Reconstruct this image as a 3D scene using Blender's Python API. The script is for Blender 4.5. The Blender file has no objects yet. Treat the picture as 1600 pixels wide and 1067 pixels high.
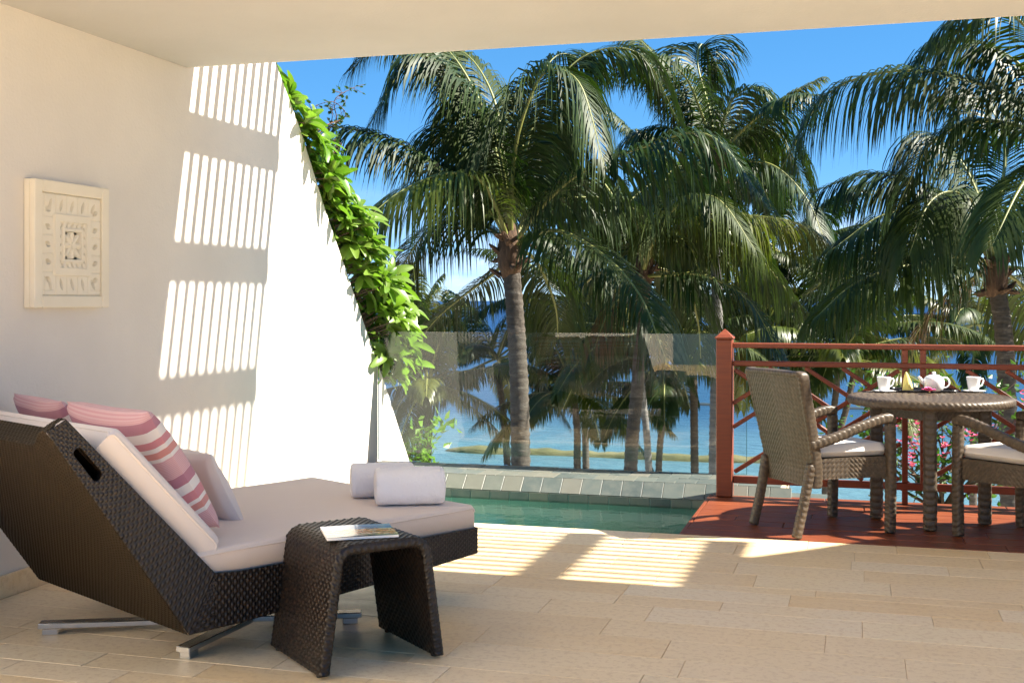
import bpy, math, random
import numpy as np
from mathutils import Vector, Matrix, noise as mnoise

sc = bpy.context.scene
C = sc.collection
random.seed(7)
rng = np.random.default_rng(7)
R_ = math.radians

# ------------------------------------------------------------------ camera, sky, sun, exposure
FPX, YAW, EYE, HORIZON = 1850.0, R_(16.3), 1.3, 470.0
cam = bpy.data.cameras.new('camera')
cam.sensor_width = 36.0
cam.lens = FPX / 1600 * 36
cam.shift_y = -(533.5 - HORIZON) / 1600
cam.clip_start = 0.05
cam.clip_end = 90000
camo = bpy.data.objects.new('camera', cam)
C.objects.link(camo)
camo.location = (0, 0, EYE)
camo.rotation_euler = (R_(90), 0, YAW)
sc.camera = camo

SUN = Vector((1.03, 0.20, 1.0)).normalized()
SUN_EL = math.asin(SUN.z)
SUN_ROT = math.atan2(SUN.x, SUN.y)
world = bpy.data.worlds.new('World')
sc.world = world
world.use_nodes = True
wn = world.node_tree
bg = wn.nodes['Background']
sky = wn.nodes.new('ShaderNodeTexSky')
sky.sky_type = 'NISHITA'
sky.sun_disc = False
sky.sun_elevation = SUN_EL
sky.sun_rotation = SUN_ROT
sky.altitude = 0
sky.air_density = 0.4
sky.dust_density = 0.0
sky.ozone_density = 6.0
hs = wn.nodes.new('ShaderNodeHueSaturation')
hs.inputs['Saturation'].default_value = 1.75
hs.inputs['Value'].default_value = 0.97
gm = wn.nodes.new('ShaderNodeGamma')
gm.inputs[1].default_value = 0.45
wn.links.new(sky.outputs[0], gm.inputs[0])
wn.links.new(gm.outputs[0], hs.inputs['Color'])
# thin cloud bank low over the sea, all round the horizon
tc = wn.nodes.new('ShaderNodeTexCoord')
sep = wn.nodes.new('ShaderNodeSeparateXYZ')
wn.links.new(tc.outputs['Generated'], sep.inputs[0])
mp = wn.nodes.new('ShaderNodeMapping')
mp.inputs['Scale'].default_value = (7, 7, 26)
wn.links.new(tc.outputs['Generated'], mp.inputs[0])
nz = wn.nodes.new('ShaderNodeTexNoise')
nz.inputs['Scale'].default_value = 1.6
nz.inputs['Detail'].default_value = 6
wn.links.new(mp.outputs[0], nz.inputs['Vector'])
cr = wn.nodes.new('ShaderNodeValToRGB')
cr.color_ramp.elements[0].position = 0.46
cr.color_ramp.elements[1].position = 0.72
wn.links.new(nz.outputs[0], cr.inputs[0])
zr = wn.nodes.new('ShaderNodeValToRGB')
e = zr.color_ramp.elements
e[0].position = 0.0; e[0].color = (.55, .55, .55, 1)
e[1].position = 0.10; e[1].color = (0, 0, 0, 1)
e.new(0.035).color = (1, 1, 1, 1)
wn.links.new(sep.outputs['Z'], zr.inputs[0])
ml = wn.nodes.new('ShaderNodeMath'); ml.operation = 'MULTIPLY'
wn.links.new(cr.outputs[0], ml.inputs[0]); wn.links.new(zr.outputs[0], ml.inputs[1])
ml2 = wn.nodes.new('ShaderNodeMath'); ml2.operation = 'MULTIPLY'; ml2.inputs[1].default_value = 0.40
wn.links.new(ml.outputs[0], ml2.inputs[0])
mxw = wn.nodes.new('ShaderNodeMix'); mxw.data_type = 'RGBA'
mxw.inputs['B'].default_value = (3.2, 3.2, 3.8, 1)
wn.links.new(ml2.outputs[0], mxw.inputs['Factor']); wn.links.new(hs.outputs[0], mxw.inputs['A'])
wn.links.new(mxw.outputs['Result'], bg.inputs['Color'])
bg.inputs['Strength'].default_value = 0.15

sl = bpy.data.lights.new('sun', 'SUN')
sl.energy = 5.0
sl.angle = R_(0.8)
sl.color = (1.0, 0.93, 0.81)
so = bpy.data.objects.new('sun', sl)
C.objects.link(so)
so.rotation_euler = SUN.to_track_quat('Z', 'Y').to_euler()
so.location = (20, 4, 20)

vs = sc.view_settings
vs.view_transform = 'Standard'
vs.look = 'None'
vs.gamma = 1.0
vs.use_curve_mapping = False
vs.exposure = 1.93
sc.cycles.use_denoising = True
sc.cycles.max_bounces = 12
sc.cycles.diffuse_bounces = 7
sc.cycles.transparent_max_bounces = 24
sc.cycles.sample_clamp_indirect = 8
sc.cycles.caustics_reflective = False
sc.cycles.caustics_refractive = False

# ------------------------------------------------------------------ where a picture point lies on a given plane of the place
FW = np.array([-math.sin(YAW), math.cos(YAW)])
RT = np.array([math.cos(YAW), math.sin(YAW)])
def ray(x, y):
    d = FW + RT * (x - 800) / FPX
    return Vector((d[0], d[1], (HORIZON - y) / FPX))
EYEV = Vector((0, 0, EYE))
def onz(x, y, z): r = ray(x, y); return EYEV + r * ((z - EYE) / r.z)
def onY(x, y, Y): r = ray(x, y); return EYEV + r * (Y / r.y)
def onplane(x, y, P, n): r = ray(x, y); return EYEV + r * (n.dot(P - EYEV) / n.dot(r))
def dep(x, y, d): return EYEV + ray(x, y) * d

# ------------------------------------------------------------------ materials
MATS = {}
class NB:
    """small node helper"""
    def __init__(s, name):
        s.m = bpy.data.materials.new(name); s.m.use_nodes = True
        s.t = s.m.node_tree; s.N = s.t.nodes
        s.b = s.N['Principled BSDF']; s.out = s.N['Material Output']
        MATS[name] = s.m
    def n(s, typ, **kw):
        k = s.N.new('ShaderNode' + typ)
        for a, v in kw.items(): setattr(k, a, v)
        return k
    def l(s, a, b): s.t.links.new(a, b)
    def coord(s, kind='Object', scale=(1, 1, 1), rand=False):
        t = s.n('TexCoord'); m = s.n('Mapping'); m.inputs['Scale'].default_value = scale
        s.l(t.outputs[kind], m.inputs[0])
        if rand:
            o = s.n('ObjectInfo'); mu = s.n('Math', operation='MULTIPLY'); mu.inputs[1].default_value = 37.0
            s.l(o.outputs['Random'], mu.inputs[0])
            cb = s.n('CombineXYZ'); s.l(mu.outputs[0], cb.inputs[0]); s.l(mu.outputs[0], cb.inputs[1])
            s.l(cb.outputs[0], m.inputs['Location'])
        return m.outputs[0]
    def noise(s, vec, scale, detail=4, rough=.55):
        k = s.n('TexNoise'); k.inputs['Scale'].default_value = scale
        k.inputs['Detail'].default_value = detail; k.inputs['Roughness'].default_value = rough
        s.l(vec, k.inputs['Vector']); return k.outputs[0]
    def ramp(s, fac, stops, interp='LINEAR'):
        k = s.n('ValToRGB'); r = k.color_ramp; r.interpolation = interp
        while len(r.elements) < len(stops): r.elements.new(1.0)
        for e_, (p, c) in zip(r.elements, stops):
            e_.position = p; e_.color = (*c, 1) if len(c) == 3 else c
        s.l(fac, k.inputs[0]); return k.outputs[0]
    def mix(s, fac, a, b, mode='MIX'):
        k = s.n('Mix', data_type='RGBA', blend_type=mode)
        for sock, v in (('Factor', fac), ('A', a), ('B', b)):
            if isinstance(v, (int, float)): k.inputs[sock].default_value = v
            elif isinstance(v, tuple): k.inputs[sock].default_value = (*v, 1)
            else: s.l(v, k.inputs[sock])
        return k.outputs['Result']
    def rnd(s): return s.n('ObjectInfo').outputs['Random']
    def bump(s, h, strength=.3, dist=.01):
        k = s.n('Bump'); k.inputs['Strength'].default_value = strength; k.inputs['Distance'].default_value = dist
        s.l(h, k.inputs['Height']); s.l(k.outputs[0], s.b.inputs['Normal']); return k
    def set(s, **kw):
        for k, v in kw.items():
            k = k.replace('_', ' ')
            if isinstance(v, tuple) and len(v) == 3: v = (*v, 1)
            s.b.inputs[k].default_value = v
        return s
    def col(s, c): s.l(c, s.b.inputs['Base Color']); return s
    def rough(s, c): s.l(c, s.b.inputs['Roughness']); return s

def plaster(name, col):
    q = NB(name); v = q.coord()
    n1 = q.noise(v, 1.3, 5); n2 = q.noise(v, 60, 4)
    d = tuple(c * .91 for c in col)
    q.col(q.mix(q.ramp(n1, [(.35, (0, 0, 0)), (.7, (1, 1, 1))]), d, col))
    n3 = q.noise(v, 7, 5, .6); q.set(Roughness=.85); q.bump(q.mix(.6, n2, n3), .34, .012)
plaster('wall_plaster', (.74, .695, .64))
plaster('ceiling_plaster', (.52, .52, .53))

q = NB('limestone'); v = q.coord(rand=True); vs_ = q.coord(scale=(1.0, 5, 5), rand=True)
base = q.ramp(q.rnd(), [(0, (.80, .56, .28)), (.22, (.86, .67, .42)), (.45, (.80, .57, .30)), (.7, (.86, .71, .50)), (.85, (.84, .63, .37)), (1, (.87, .71, .47))])
n1 = q.noise(vs_, 3.2, 6, .62); n2 = q.noise(v, 38, 5, .7)
c1 = q.mix(q.ramp(n1, [(.38, (0, 0, 0)), (.75, (.7, .7, .7))]), base, (.87, .70, .47))
c2 = q.mix(q.ramp(n2, [(.40, (.35, .35, .35)), (.50, (0, 0, 0))]), c1, (.58, .38, .20))
q.col(c2); q.rough(q.ramp(n1, [(.3, (.34, .34, .34)), (.7, (.50, .50, .50))])); q.bump(n2, .06, .004)
q = NB('grout'); q.set(Base_Color=(.60, .46, .31), Roughness=.9)

q = NB('slate'); v = q.coord(rand=True)
base = q.ramp(q.rnd(), [(0, (.06, .078, .075)), (.35, (.095, .115, .105)), (.6, (.12, .13, .108)), (.85, (.155, .15, .12)), (1, (.085, .105, .105))])
n1 = q.noise(v, 9, 6, .65)
q.col(q.mix(q.ramp(n1, [(.4, (0, 0, 0)), (.75, (.7, .7, .7))]), base, (.16, .165, .14)))
q.set(Roughness=.42); q.bump(n1, .3, .006)
q = NB('pool_tile'); v = q.coord()
br = q.n('TexBrick'); br.inputs['Scale'].default_value = 4.5; br.inputs['Mortar Size'].default_value = .012
br.inputs['Color1'].default_value = (.30, .46, .43, 1); br.inputs['Color2'].default_value = (.40, .56, .52, 1); br.inputs['Mortar'].default_value = (.44, .55, .50, 1)
q.l(v, br.inputs['Vector'])
q.col(q.mix(q.noise(v, 6, 4), br.outputs[0], (.24, .42, .39))); q.set(Roughness=.6)

def wood(name, a, b, c, rough=.36):
    q = NB(name); v = q.coord(scale=(1.2, 14, 14), rand=True)
    n1 = q.noise(v, 3, 7, .65)
    w = q.ramp(n1, [(.28, a), (.52, b), (.76, c)])
    rr = q.rnd()
    q.col(q.mix(q.ramp(rr, [(0, (0, 0, 0)), (1, (.45, .45, .45))]), w, a))
    q.rough(q.ramp(n1, [(.3, (rough,) * 3), (.7, (rough + .2,) * 3)])); q.bump(n1, .12, .004)
wood('deck_wood', (.12, .027, .010), (.21, .053, .018), (.28, .084, .031), .32)
wood('rail_wood', (.14, .026, .009), (.215, .045, .014), (.28, .072, .026), .42)

def wicker(name, a, b, c, rough=.33, spec=.4):
    q = NB(name); v = q.coord()
    n1 = q.noise(v, 46, 3); n2 = q.noise(v, 260, 2)
    q.col(q.mix(q.ramp(n2, [(.4, (0, 0, 0)), (.7, (.6, .6, .6))]), q.ramp(n1, [(.3, a), (.55, b), (.75, c)]), c))
    q.set(Roughness=rough, Specular_IOR_Level=spec)
wicker('wicker_dark', (.008, .0052, .004), (.015, .0098, .0074), (.030, .020, .014), .34, .38)
wicker('wicker_brown', (.0075, .0047, .0020), (.014, .0088, .0036), (.027, .0175, .008), .50, .15)
wicker('wicker_taupe', (.038, .026, .016), (.066, .047, .030), (.115, .086, .058), .46)

def cloth(name, col, sc_=900, bump=.25, rough=.95):
    q = NB(name); v = q.coord()
    n1 = q.noise(v, sc_, 2); n2 = q.noise(v, 5, 4)
    q.col(q.mix(n2, tuple(x * .95 for x in col), col)); q.set(Roughness=rough, Sheen_Weight=.15)
    n3 = q.noise(q.coord('Object', (1, 2.2, 1.4)), 7, 5, .6)
    q.bump(q.mix(.72, n1, n3), bump, .010)
cloth('mattress_cloth', (.72, .615, .55))
cloth('white_cushion_cloth', (.75, .66, .61))
cloth('chair_cushion_cloth', (.74, .68, .62))
q = NB('terry'); v = q.coord(); n1 = q.noise(v, 320, 3, .8); n2 = q.noise(v, 60, 3)
q.set(Base_Color=(.86, .835, .86), Roughness=1.0, Sheen_Weight=.4); q.bump(q.mix(.4, n1, n2), .6, .008)

q = NB('striped_cloth'); t = q.n('TexCoord'); sp = q.n('SeparateXYZ'); q.l(t.outputs['UV'], sp.inputs[0])
PK, MV, WH, FN, OR = (.62, .24, .26), (.47, .20, .25), (.82, .74, .68), (.66, .32, .33), (.64, .27, .23)
stops = [(0, FN), (.16, WH), (.19, OR), (.235, WH), (.265, PK), (.33, WH), (.395, MV), (.47, FN), (.625, WH), (.65, OR), (.70, WH), (.735, PK), (.79, WH), (.865, MV), (.945, FN)]
band = q.ramp(sp.outputs['Y'], stops, 'CONSTANT')
wv = q.n('TexWave'); wv.wave_type = 'BANDS'; wv.bands_direction = 'Y'; wv.inputs['Scale'].default_value = 26
wv.inputs['Distortion'].default_value = .0
q.l(t.outputs['UV'], wv.inputs['Vector'])
fine = q.ramp(sp.outputs['Y'], [(0, (.5,) * 3), (.16, (0,) * 3), (.47, (.55,) * 3), (.625, (0,) * 3), (.945, (.5,) * 3)], 'CONSTANT')
ff = q.n('Math', operation='MULTIPLY'); q.l(wv.outputs['Fac'], ff.inputs[0]); q.l(fine, ff.inputs[1])
nn = q.noise(q.coord('Object'), 700, 2)
q.col(q.mix(ff.outputs[0], band, (.80, .62, .60))); q.set(Roughness=.92, Sheen_Weight=.2); q.bump(nn, .3, .003)

q = NB('chrome'); q.set(Base_Color=(.62, .62, .62), Metallic=1.0, Roughness=.22)
q = NB('black_plastic'); q.set(Base_Color=(.012, .012, .012), Roughness=.4)
q = NB('tray_lacquer'); q.set(Base_Color=(.010, .009, .011), Roughness=.25)
q = NB('porcelain'); q.set(Base_Color=(.82, .82, .82), Roughness=.12, Coat_Weight=.3)
q = NB('pink_petal'); v = q.coord(); q.col(q.mix(q.noise(v, 20, 2), (.78, .06, .26), (.85, .20, .42))); q.set(Roughness=.6)
q = NB('yellow_cloth'); q.set(Base_Color=(.78, .66, .20), Roughness=.8)
q = NB('white_paper'); q.set(Base_Color=(.78, .78, .78), Roughness=.6)
q = NB('carved_stone'); v = q.coord(); n1 = q.noise(v, 8, 5); n2 = q.noise(v, 90, 4)
q.col(q.mix(n1, (.74, .67, .53), (.83, .77, .65))); q.set(Roughness=.85); q.bump(n2, .15, .003)
q = NB('magazine_print'); t = q.n('TexCoord'); sp = q.n('SeparateXYZ'); q.l(t.outputs['UV'], sp.inputs[0])
vr = q.n('TexVoronoi'); vr.inputs['Scale'].default_value = 17; q.l(t.outputs['UV'], vr.inputs['Vector'])
town = q.ramp(vr.outputs['Color'], [(0, (.42, .13, .05)), (.35, (.55, .28, .14)), (.6, (.60, .48, .36)), (.8, (.20, .12, .07)), (1, (.68, .60, .5))], 'CONSTANT')
sea_ = q.ramp(sp.outputs['Y'], [(0, (.06, .045, .04)), (.30, (.5, .5, .5)), (.55, (.10, .24, .42)), (.75, (.05, .16, .48)), (.9, (.18, .34, .62))])
msk = q.ramp(q.mix(.22, sp.outputs['Y'], q.noise(t.outputs['UV'], 7, 4)), [(.20, (0, 0, 0)), (.24, (1, 1, 1)), (.55, (1, 1, 1)), (.60, (0, 0, 0))])
q.col(q.mix(msk, sea_, town)); q.set(Roughness=.25, Coat_Weight=.4)

def glassy(name, tint, refl, rough=0.0, bumpf=None):
    q = NB(name); N = q.N; N.remove(q.b)
    tr = q.n('BsdfTransparent'); tr.inputs[0].default_value = (*tint, 1)
    gl = q.n('BsdfGlossy'); gl.inputs['Roughness'].default_value = rough
    fr = q.n('Fresnel'); fr.inputs['IOR'].default_value = refl
    mx = q.n('MixShader'); q.l(fr.outputs[0], mx.inputs[0]); q.l(tr.outputs[0], mx.inputs[1]); q.l(gl.outputs[0], mx.inputs[2])
    if bumpf:
        v = q.coord(); n1 = q.noise(v, bumpf[0], 3); bp = q.n('Bump'); bp.inputs['Strength'].default_value = bumpf[1]; bp.inputs['Distance'].default_value = .02
        q.l(n1, bp.inputs['Height']); q.l(bp.outputs[0], gl.inputs['Normal']); q.l(bp.outputs[0], fr.inputs['Normal'])
    q.l(mx.outputs[0], q.out.inputs['Surface'])
glassy('glass_pane', (.965, .985, .975), 1.42)
glassy('pool_water', (.66, .88, .80), 1.33, 0.0, (9.0, .22))
q = NB('glass_edge'); q.set(Base_Color=(.03, .10, .08), Roughness=.1)

# the sea: turquoise over the shallow lagoon, deep blue off the reef
q = NB('sea_water'); t = q.n('TexCoord'); sp = q.n('SeparateXYZ'); q.l(t.outputs['Object'], sp.inputs[0])
v = q.coord('Object', (.012, .05, 1)); n1 = q.noise(v, 1.0, 5, .6)
ad = q.n('Math', operation='MULTIPLY_ADD'); q.l(n1, ad.inputs[0]); ad.inputs[1].default_value = 46; q.l(sp.outputs['Y'], ad.inputs[2])
dv = q.n('Math', operation='DIVIDE'); q.l(ad.outputs[0], dv.inputs[0]); dv.inputs[1].default_value = 600
dcol = q.ramp(dv.outputs[0], [(.05, (.11, .185, .19)), (.115, (.070, .145, .175)), (.15, (.020, .060, .115)), (.28, (.009, .040, .105)), (.5, (.005, .030, .095)), (.95, (.004, .020, .075))])
q.col(dcol)
w1 = q.noise(q.coord('Object', (.55, 1.5, 1)), 1.0, 5, .65)
q.set(Roughness=.32, IOR=1.20); q.bump(w1, .75, .5)
q = NB('sand'); v = q.coord(); n1 = q.noise(v, .8, 6)
q.col(q.mix(n1, (.50, .42, .30), (.62, .54, .42))); q.set(Roughness=.95)
q = NB('weedy_sand'); v = q.coord(scale=(.25, 1, 1)); n1 = q.noise(v, 1.5, 6, .7)
q.col(q.ramp(n1, [(.3, (.04, .045, .014)), (.5, (.10, .095, .034)), (.7, (.16, .145, .075))])); q.set(Roughness=.95); q.bump(n1, .6, .2)
q = NB('dark_reef'); q.set(Base_Color=(.015, .03, .04), Roughness=.7)
q = NB('grass_ground'); v = q.coord(); q.col(q.mix(q.noise(v, 2, 6), (.05, .08, .02), (.12, .12, .05))); q.set(Roughness=1)

def leafmat(name, a, b, c, rough=.34, trans=.3, tcol=None, spec=.5):
    q = NB(name); v = q.coord()
    n1 = q.noise(v, 3.0, 3)
    k = q.mix(q.ramp(n1, [(.35, (0, 0, 0)), (.65, (1, 1, 1))]), a, b)
    k = q.mix(q.ramp(q.rnd(), [(.2, (0, 0, 0)), (1, (.75, .75, .75))]), k, c)
    q.col(k); q.set(Roughness=rough, Specular_IOR_Level=spec)
    tl = q.n('BsdfTranslucent'); mx = q.n('MixShader'); mx.inputs[0].default_value = trans
    if tcol: tl.inputs[0].default_value = (*tcol, 1)
    else: q.l(q.mix(1.0, k, (1.25, 1.6, .6), 'MULTIPLY'), tl.inputs[0])
    q.l(q.b.outputs[0], mx.inputs[1]); q.l(tl.outputs[0], mx.inputs[2]); q.l(mx.outputs[0], q.out.inputs['Surface'])
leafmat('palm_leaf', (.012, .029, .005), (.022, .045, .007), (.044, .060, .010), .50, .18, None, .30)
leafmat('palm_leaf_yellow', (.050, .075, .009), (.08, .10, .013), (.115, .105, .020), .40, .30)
leafmat('palm_leaf_dead', (.09, .058, .028), (.14, .095, .048), (.17, .12, .065), .7, .1, None, .1)
leafmat('shrub_leaf', (.075, .165, .014), (.12, .225, .024), (.19, .26, .05), .34, .38)
leafmat('bougainvillea_leaf', (.03, .075, .014), (.06, .12, .02), (.10, .15, .03), .45, .3)
leafmat('bougainvillea_bract', (.50, .06, .22), (.58, .12, .30), (.44, .04, .2), .6, .35)
q = NB('palm_rachis'); v = q.coord(); q.col(q.mix(q.noise(v, 3, 3), (.14, .17, .035), (.25, .24, .07))); q.set(Roughness=.45)
q = NB('palm_trunk'); v = q.coord(scale=(1, 1, 5)); n1 = q.noise(v, 5, 6, .7); n2 = q.noise(q.coord(), 22, 5, .7)
q.col(q.mix(q.ramp(n2, [(.4, (0, 0, 0)), (.7, (.6, .6, .6))]), q.ramp(n1, [(.3, (.036, .028, .022)), (.55, (.080, .068, .056)), (.75, (.165, .150, .130))]), (.045, .036, .028)))
q.set(Roughness=.9); q.bump(n1, .6, .03)
q = NB('palm_trunk_grey'); v = q.coord(scale=(1, 1, 5)); n1 = q.noise(v, 5, 6, .7)
q.col(q.ramp(n1, [(.3, (.08, .075, .07)), (.55, (.15, .145, .14)), (.75, (.23, .225, .215))])); q.set(Roughness=.9); q.bump(n1, .5, .03)
q = NB('palm_fibre'); v = q.coord(scale=(1, 1, .25)); n1 = q.noise(v, 30, 5, .7)
q.col(q.ramp(n1, [(.3, (.035, .020, .012)), (.55, (.105, .058, .032)), (.8, (.22, .15, .09))])); q.set(Roughness=.9); q.bump(n1, .8, .02)
q = NB('twig'); q.set(Base_Color=(.13, .085, .06), Roughness=.9)
q = NB('red_twig'); q.set(Base_Color=(.11, .055, .035), Roughness=.8)

# ------------------------------------------------------------------ mesh helpers
def mesh_np(name, verts, faces, mat, smooth=False, uv=None):
    """faces: (n,4) or (n,3) numpy array or list of tuples"""
    me = bpy.data.meshes.new(name)
    verts = np.asarray(verts, dtype=np.float32)
    if isinstance(faces, np.ndarray):
        n, k = faces.shape
        me.vertices.add(len(verts)); me.vertices.foreach_set('co', verts.ravel())
        me.loops.add(n * k); me.loops.foreach_set('vertex_index', faces.astype(np.int32).ravel())
        me.polygons.add(n); me.polygons.foreach_set('loop_start', np.arange(0, n * k, k, dtype=np.int32))
        me.polygons.foreach_set('loop_total', np.full(n, k, dtype=np.int32))
        me.update(calc_edges=True); me.validate()
    else:
        me.from_pydata([tuple(map(float, v)) for v in verts], [], faces); me.update()
    if uv is not None:
        ul = me.uv_layers.new(name='UVMap')
        idx = np.empty(len(me.loops), dtype=np.int32); me.loops.foreach_get('vertex_index', idx)
        ul.data.foreach_set('uv', np.asarray(uv, dtype=np.float32)[idx].ravel())
    me.materials.append(MATS[mat])
    if smooth: me.polygons.foreach_set('use_smooth', np.ones(len(me.polygons), dtype=bool))
    return me
def link(name, me, parent=None):
    o = bpy.data.objects.new(name, me); C.objects.link(o)
    if parent is not None: o.parent = parent
    return o
def tag(o, label=None, cat=None, group=None, kind=None):
    if label: o['label'] = label
    if cat: o['category'] = cat
    if group: o['group'] = group
    if kind: o['kind'] = kind
    return o
def thing(name, label, cat, loc=(0, 0, 0), rz=0, group=None):
    o = link(name, None); o.location = loc; o.rotation_euler = (0, 0, rz); o.empty_display_size = .1
    return tag(o, label, cat, group)

class MB:
    """collects simple solids into one mesh"""
    def __init__(s): s.v = []; s.f = []
    def add(s, vs, fs):
        k = len(s.v); s.v += [tuple(v) for v in vs]; s.f += [tuple(i + k for i in f) for f in fs]; return s
    def box(s, a, b, bev=0.0, M=None):
        (x0, y0, z0), (x1, y1, z1) = a, b
        if bev <= 0:
            vs = [(x, y, z) for z in (z0, z1) for y in (y0, y1) for x in (x0, x1)]
            fs = [(0, 2, 3, 1), (4, 5, 7, 6), (0, 1, 5, 4), (2, 6, 7, 3), (0, 4, 6, 2), (1, 3, 7, 5)]
        else:
            vs = []; fs = []
            g = bev
            # 24 vertices: three per corner
            idx = {}
            for ix, X in enumerate((x0, x1)):
                for iy, Y in enumerate((y0, y1)):
                    for iz, Z in enumerate((z0, z1)):
                        sx, sy, sz = (1 - 2 * ix) * g, (1 - 2 * iy) * g, (1 - 2 * iz) * g
                        idx[ix, iy, iz, 0] = len(vs); vs.append((X, Y + sy, Z + sz))
                        idx[ix, iy, iz, 1] = len(vs); vs.append((X + sx, Y, Z + sz))
                        idx[ix, iy, iz, 2] = len(vs); vs.append((X + sx, Y + sy, Z))
            for a_ in (0, 1):
                fs.append(tuple(idx[a_, i, j, 0] for i, j in ((0, 0), (1, 0), (1, 1), (0, 1))))
                fs.append(tuple(idx[i, a_, j, 1] for i, j in ((0, 0), (1, 0), (1, 1), (0, 1))))
                fs.append(tuple(idx[i, j, a_, 2] for i, j in ((0, 0), (1, 0), (1, 1), (0, 1))))
            for i in (0, 1):
                for j in (0, 1):
                    fs.append((idx[0, i, j, 1], idx[1, i, j, 1], idx[1, i, j, 2], idx[0, i, j, 2]))
                    fs.append((idx[i, 0, j, 0], idx[i, 1, j, 0], idx[i, 1, j, 2], idx[i, 0, j, 2]))
                    fs.append((idx[i, j, 0, 0], idx[i, j, 1, 0], idx[i, j, 1, 1], idx[i, j, 0, 1]))
            for i in (0, 1):
                for j in (0, 1):
                    for k in (0, 1): fs.append((idx[i, j, k, 0], idx[i, j, k, 1], idx[i, j, k, 2]))
        if M is not None: vs = [M @ Vector(v) for v in vs]
        return s.add(vs, fs)
    def prism(s, poly, ax, a, b):
        """poly of 2-tuples extruded along axis ax (0,1,2) from a to b"""
        def mk(p, h):
            q_ = list(p); q_.insert(ax, h); return tuple(q_)
        n = len(poly)
        vs = [mk(p, a) for p in poly] + [mk(p, b) for p in poly]
        fs = [tuple(range(n)), tuple(range(2 * n - 1, n - 1, -1))] + [(i, n + i, n + (i + 1) % n, (i + 1) % n) for i in range(n)]
        return s.add(vs, fs)
    def tube(s, pts, rad, n=8, cap=True):
        pts = [Vector(p) for p in pts]; m = len(pts)
        if not hasattr(rad, '__len__'): rad = [rad] * m
        T = [(pts[min(i + 1, m - 1)] - pts[max(i - 1, 0)]).normalized() for i in range(m)]
        up = Vector((0, 0, 1)) if abs(T[0].z) < .9 else Vector((1, 0, 0))
        A = T[0].cross(up).normalized(); vs = []; fs = []
        for i in range(m):
            A = (A - T[i] * A.dot(T[i])).normalized(); B = T[i].cross(A)
            for k in range(n):
                a = 2 * math.pi * k / n
                vs.append(pts[i] + (A * math.cos(a) + B * math.sin(a)) * rad[i])
        for i in range(m - 1):
            for k in range(n):
                k2 = (k + 1) % n
                fs.append((i * n + k, i * n + k2, (i + 1) * n + k2, (i + 1) * n + k))
        if cap:
            fs.append(tuple(range(n - 1, -1, -1))); fs.append(tuple((m - 1) * n + k for k in range(n)))
        return s.add(vs, fs)
    def lathe(s, prof, n=24, c=(0, 0, 0), sx=1, sy=1):
        vs = []; fs = []; m = len(prof)
        for r, z in prof:
            for k in range(n):
                a = 2 * math.pi * k / n
                vs.append((c[0] + r * sx * math.cos(a), c[1] + r * sy * math.sin(a), c[2] + z))
        for i in range(m - 1):
            for k in range(n):
                k2 = (k + 1) % n
                fs.append((i * n + k, i * n + k2, (i + 1) * n + k2, (i + 1) * n + k))
        if prof[0][0] > 1e-5: fs.append(tuple(range(n - 1, -1, -1)))
        if prof[-1][0] > 1e-5: fs.append(tuple((m - 1) * n + k for k in range(n)))
        return s.add(vs, fs)
    def build(s, name, mat, parent=None, smooth=False):
        me = mesh_np(name, s.v, s.f, mat, smooth)
        return link(name, me, parent)

def grid_faces(nu, nv, keep=None, wrap=False):
    i = np.arange(nu)[:, None] * (nv + 1) + np.arange(nv)[None, :]
    if wrap:
        i = np.arange(nu)[:, None] * nv + np.arange(nv)[None, :]
        j = np.arange(nu)[:, None] * nv + ((np.arange(nv) + 1) % nv)[None, :]
        f = np.stack([i, j, j + nv, i + nv], -1).reshape(-1, 4)
        return f
    f = np.stack([i, i + 1, i + nv + 2, i + nv + 1], -1).reshape(-1, 4)
    if keep is not None: f = f[keep.reshape(-1)]
    return f
def normals(P, wrapv=False):
    du = np.gradient(P, axis=0)
    dv = (np.roll(P, -1, 1) - np.roll(P, 1, 1)) if wrapv else np.gradient(P, axis=1)
    n = np.cross(du, dv); l = np.linalg.norm(n, axis=-1, keepdims=True); l[l < 1e-9] = 1
    return n / l
def plain_weave(a, b):
    """over-and-under strands; a, b in strand counts"""
    ca, cb = np.floor(a), np.floor(b); fa, fb = a - ca, b - cb
    over = ((ca + cb) % 2) < .5
    top = np.sin(np.pi * np.clip(fb, .02, .98)) ** .5 * (.45 + .55 * np.sin(np.pi * fa))
    low = np.sin(np.pi * np.clip(fa, .02, .98)) ** .5 * .38 * np.sin(np.pi * np.clip(fb, .02, .98)) ** .25
    return np.where(over, top, low)
def herring(a, b):
    """diagonal plaited ridges that mirror about a = 0, broken into strands"""
    s_ = np.abs(a) + b
    t_ = np.abs(a) - b
    fs = s_ - np.floor(s_)
    r = np.sin(np.pi * np.clip(fs, .02, .98)) ** .6
    k = t_ * .5 + np.floor(s_) * .5
    fk = k - np.floor(k)
    return r * (.55 + .45 * np.sin(np.pi * fk))
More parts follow.
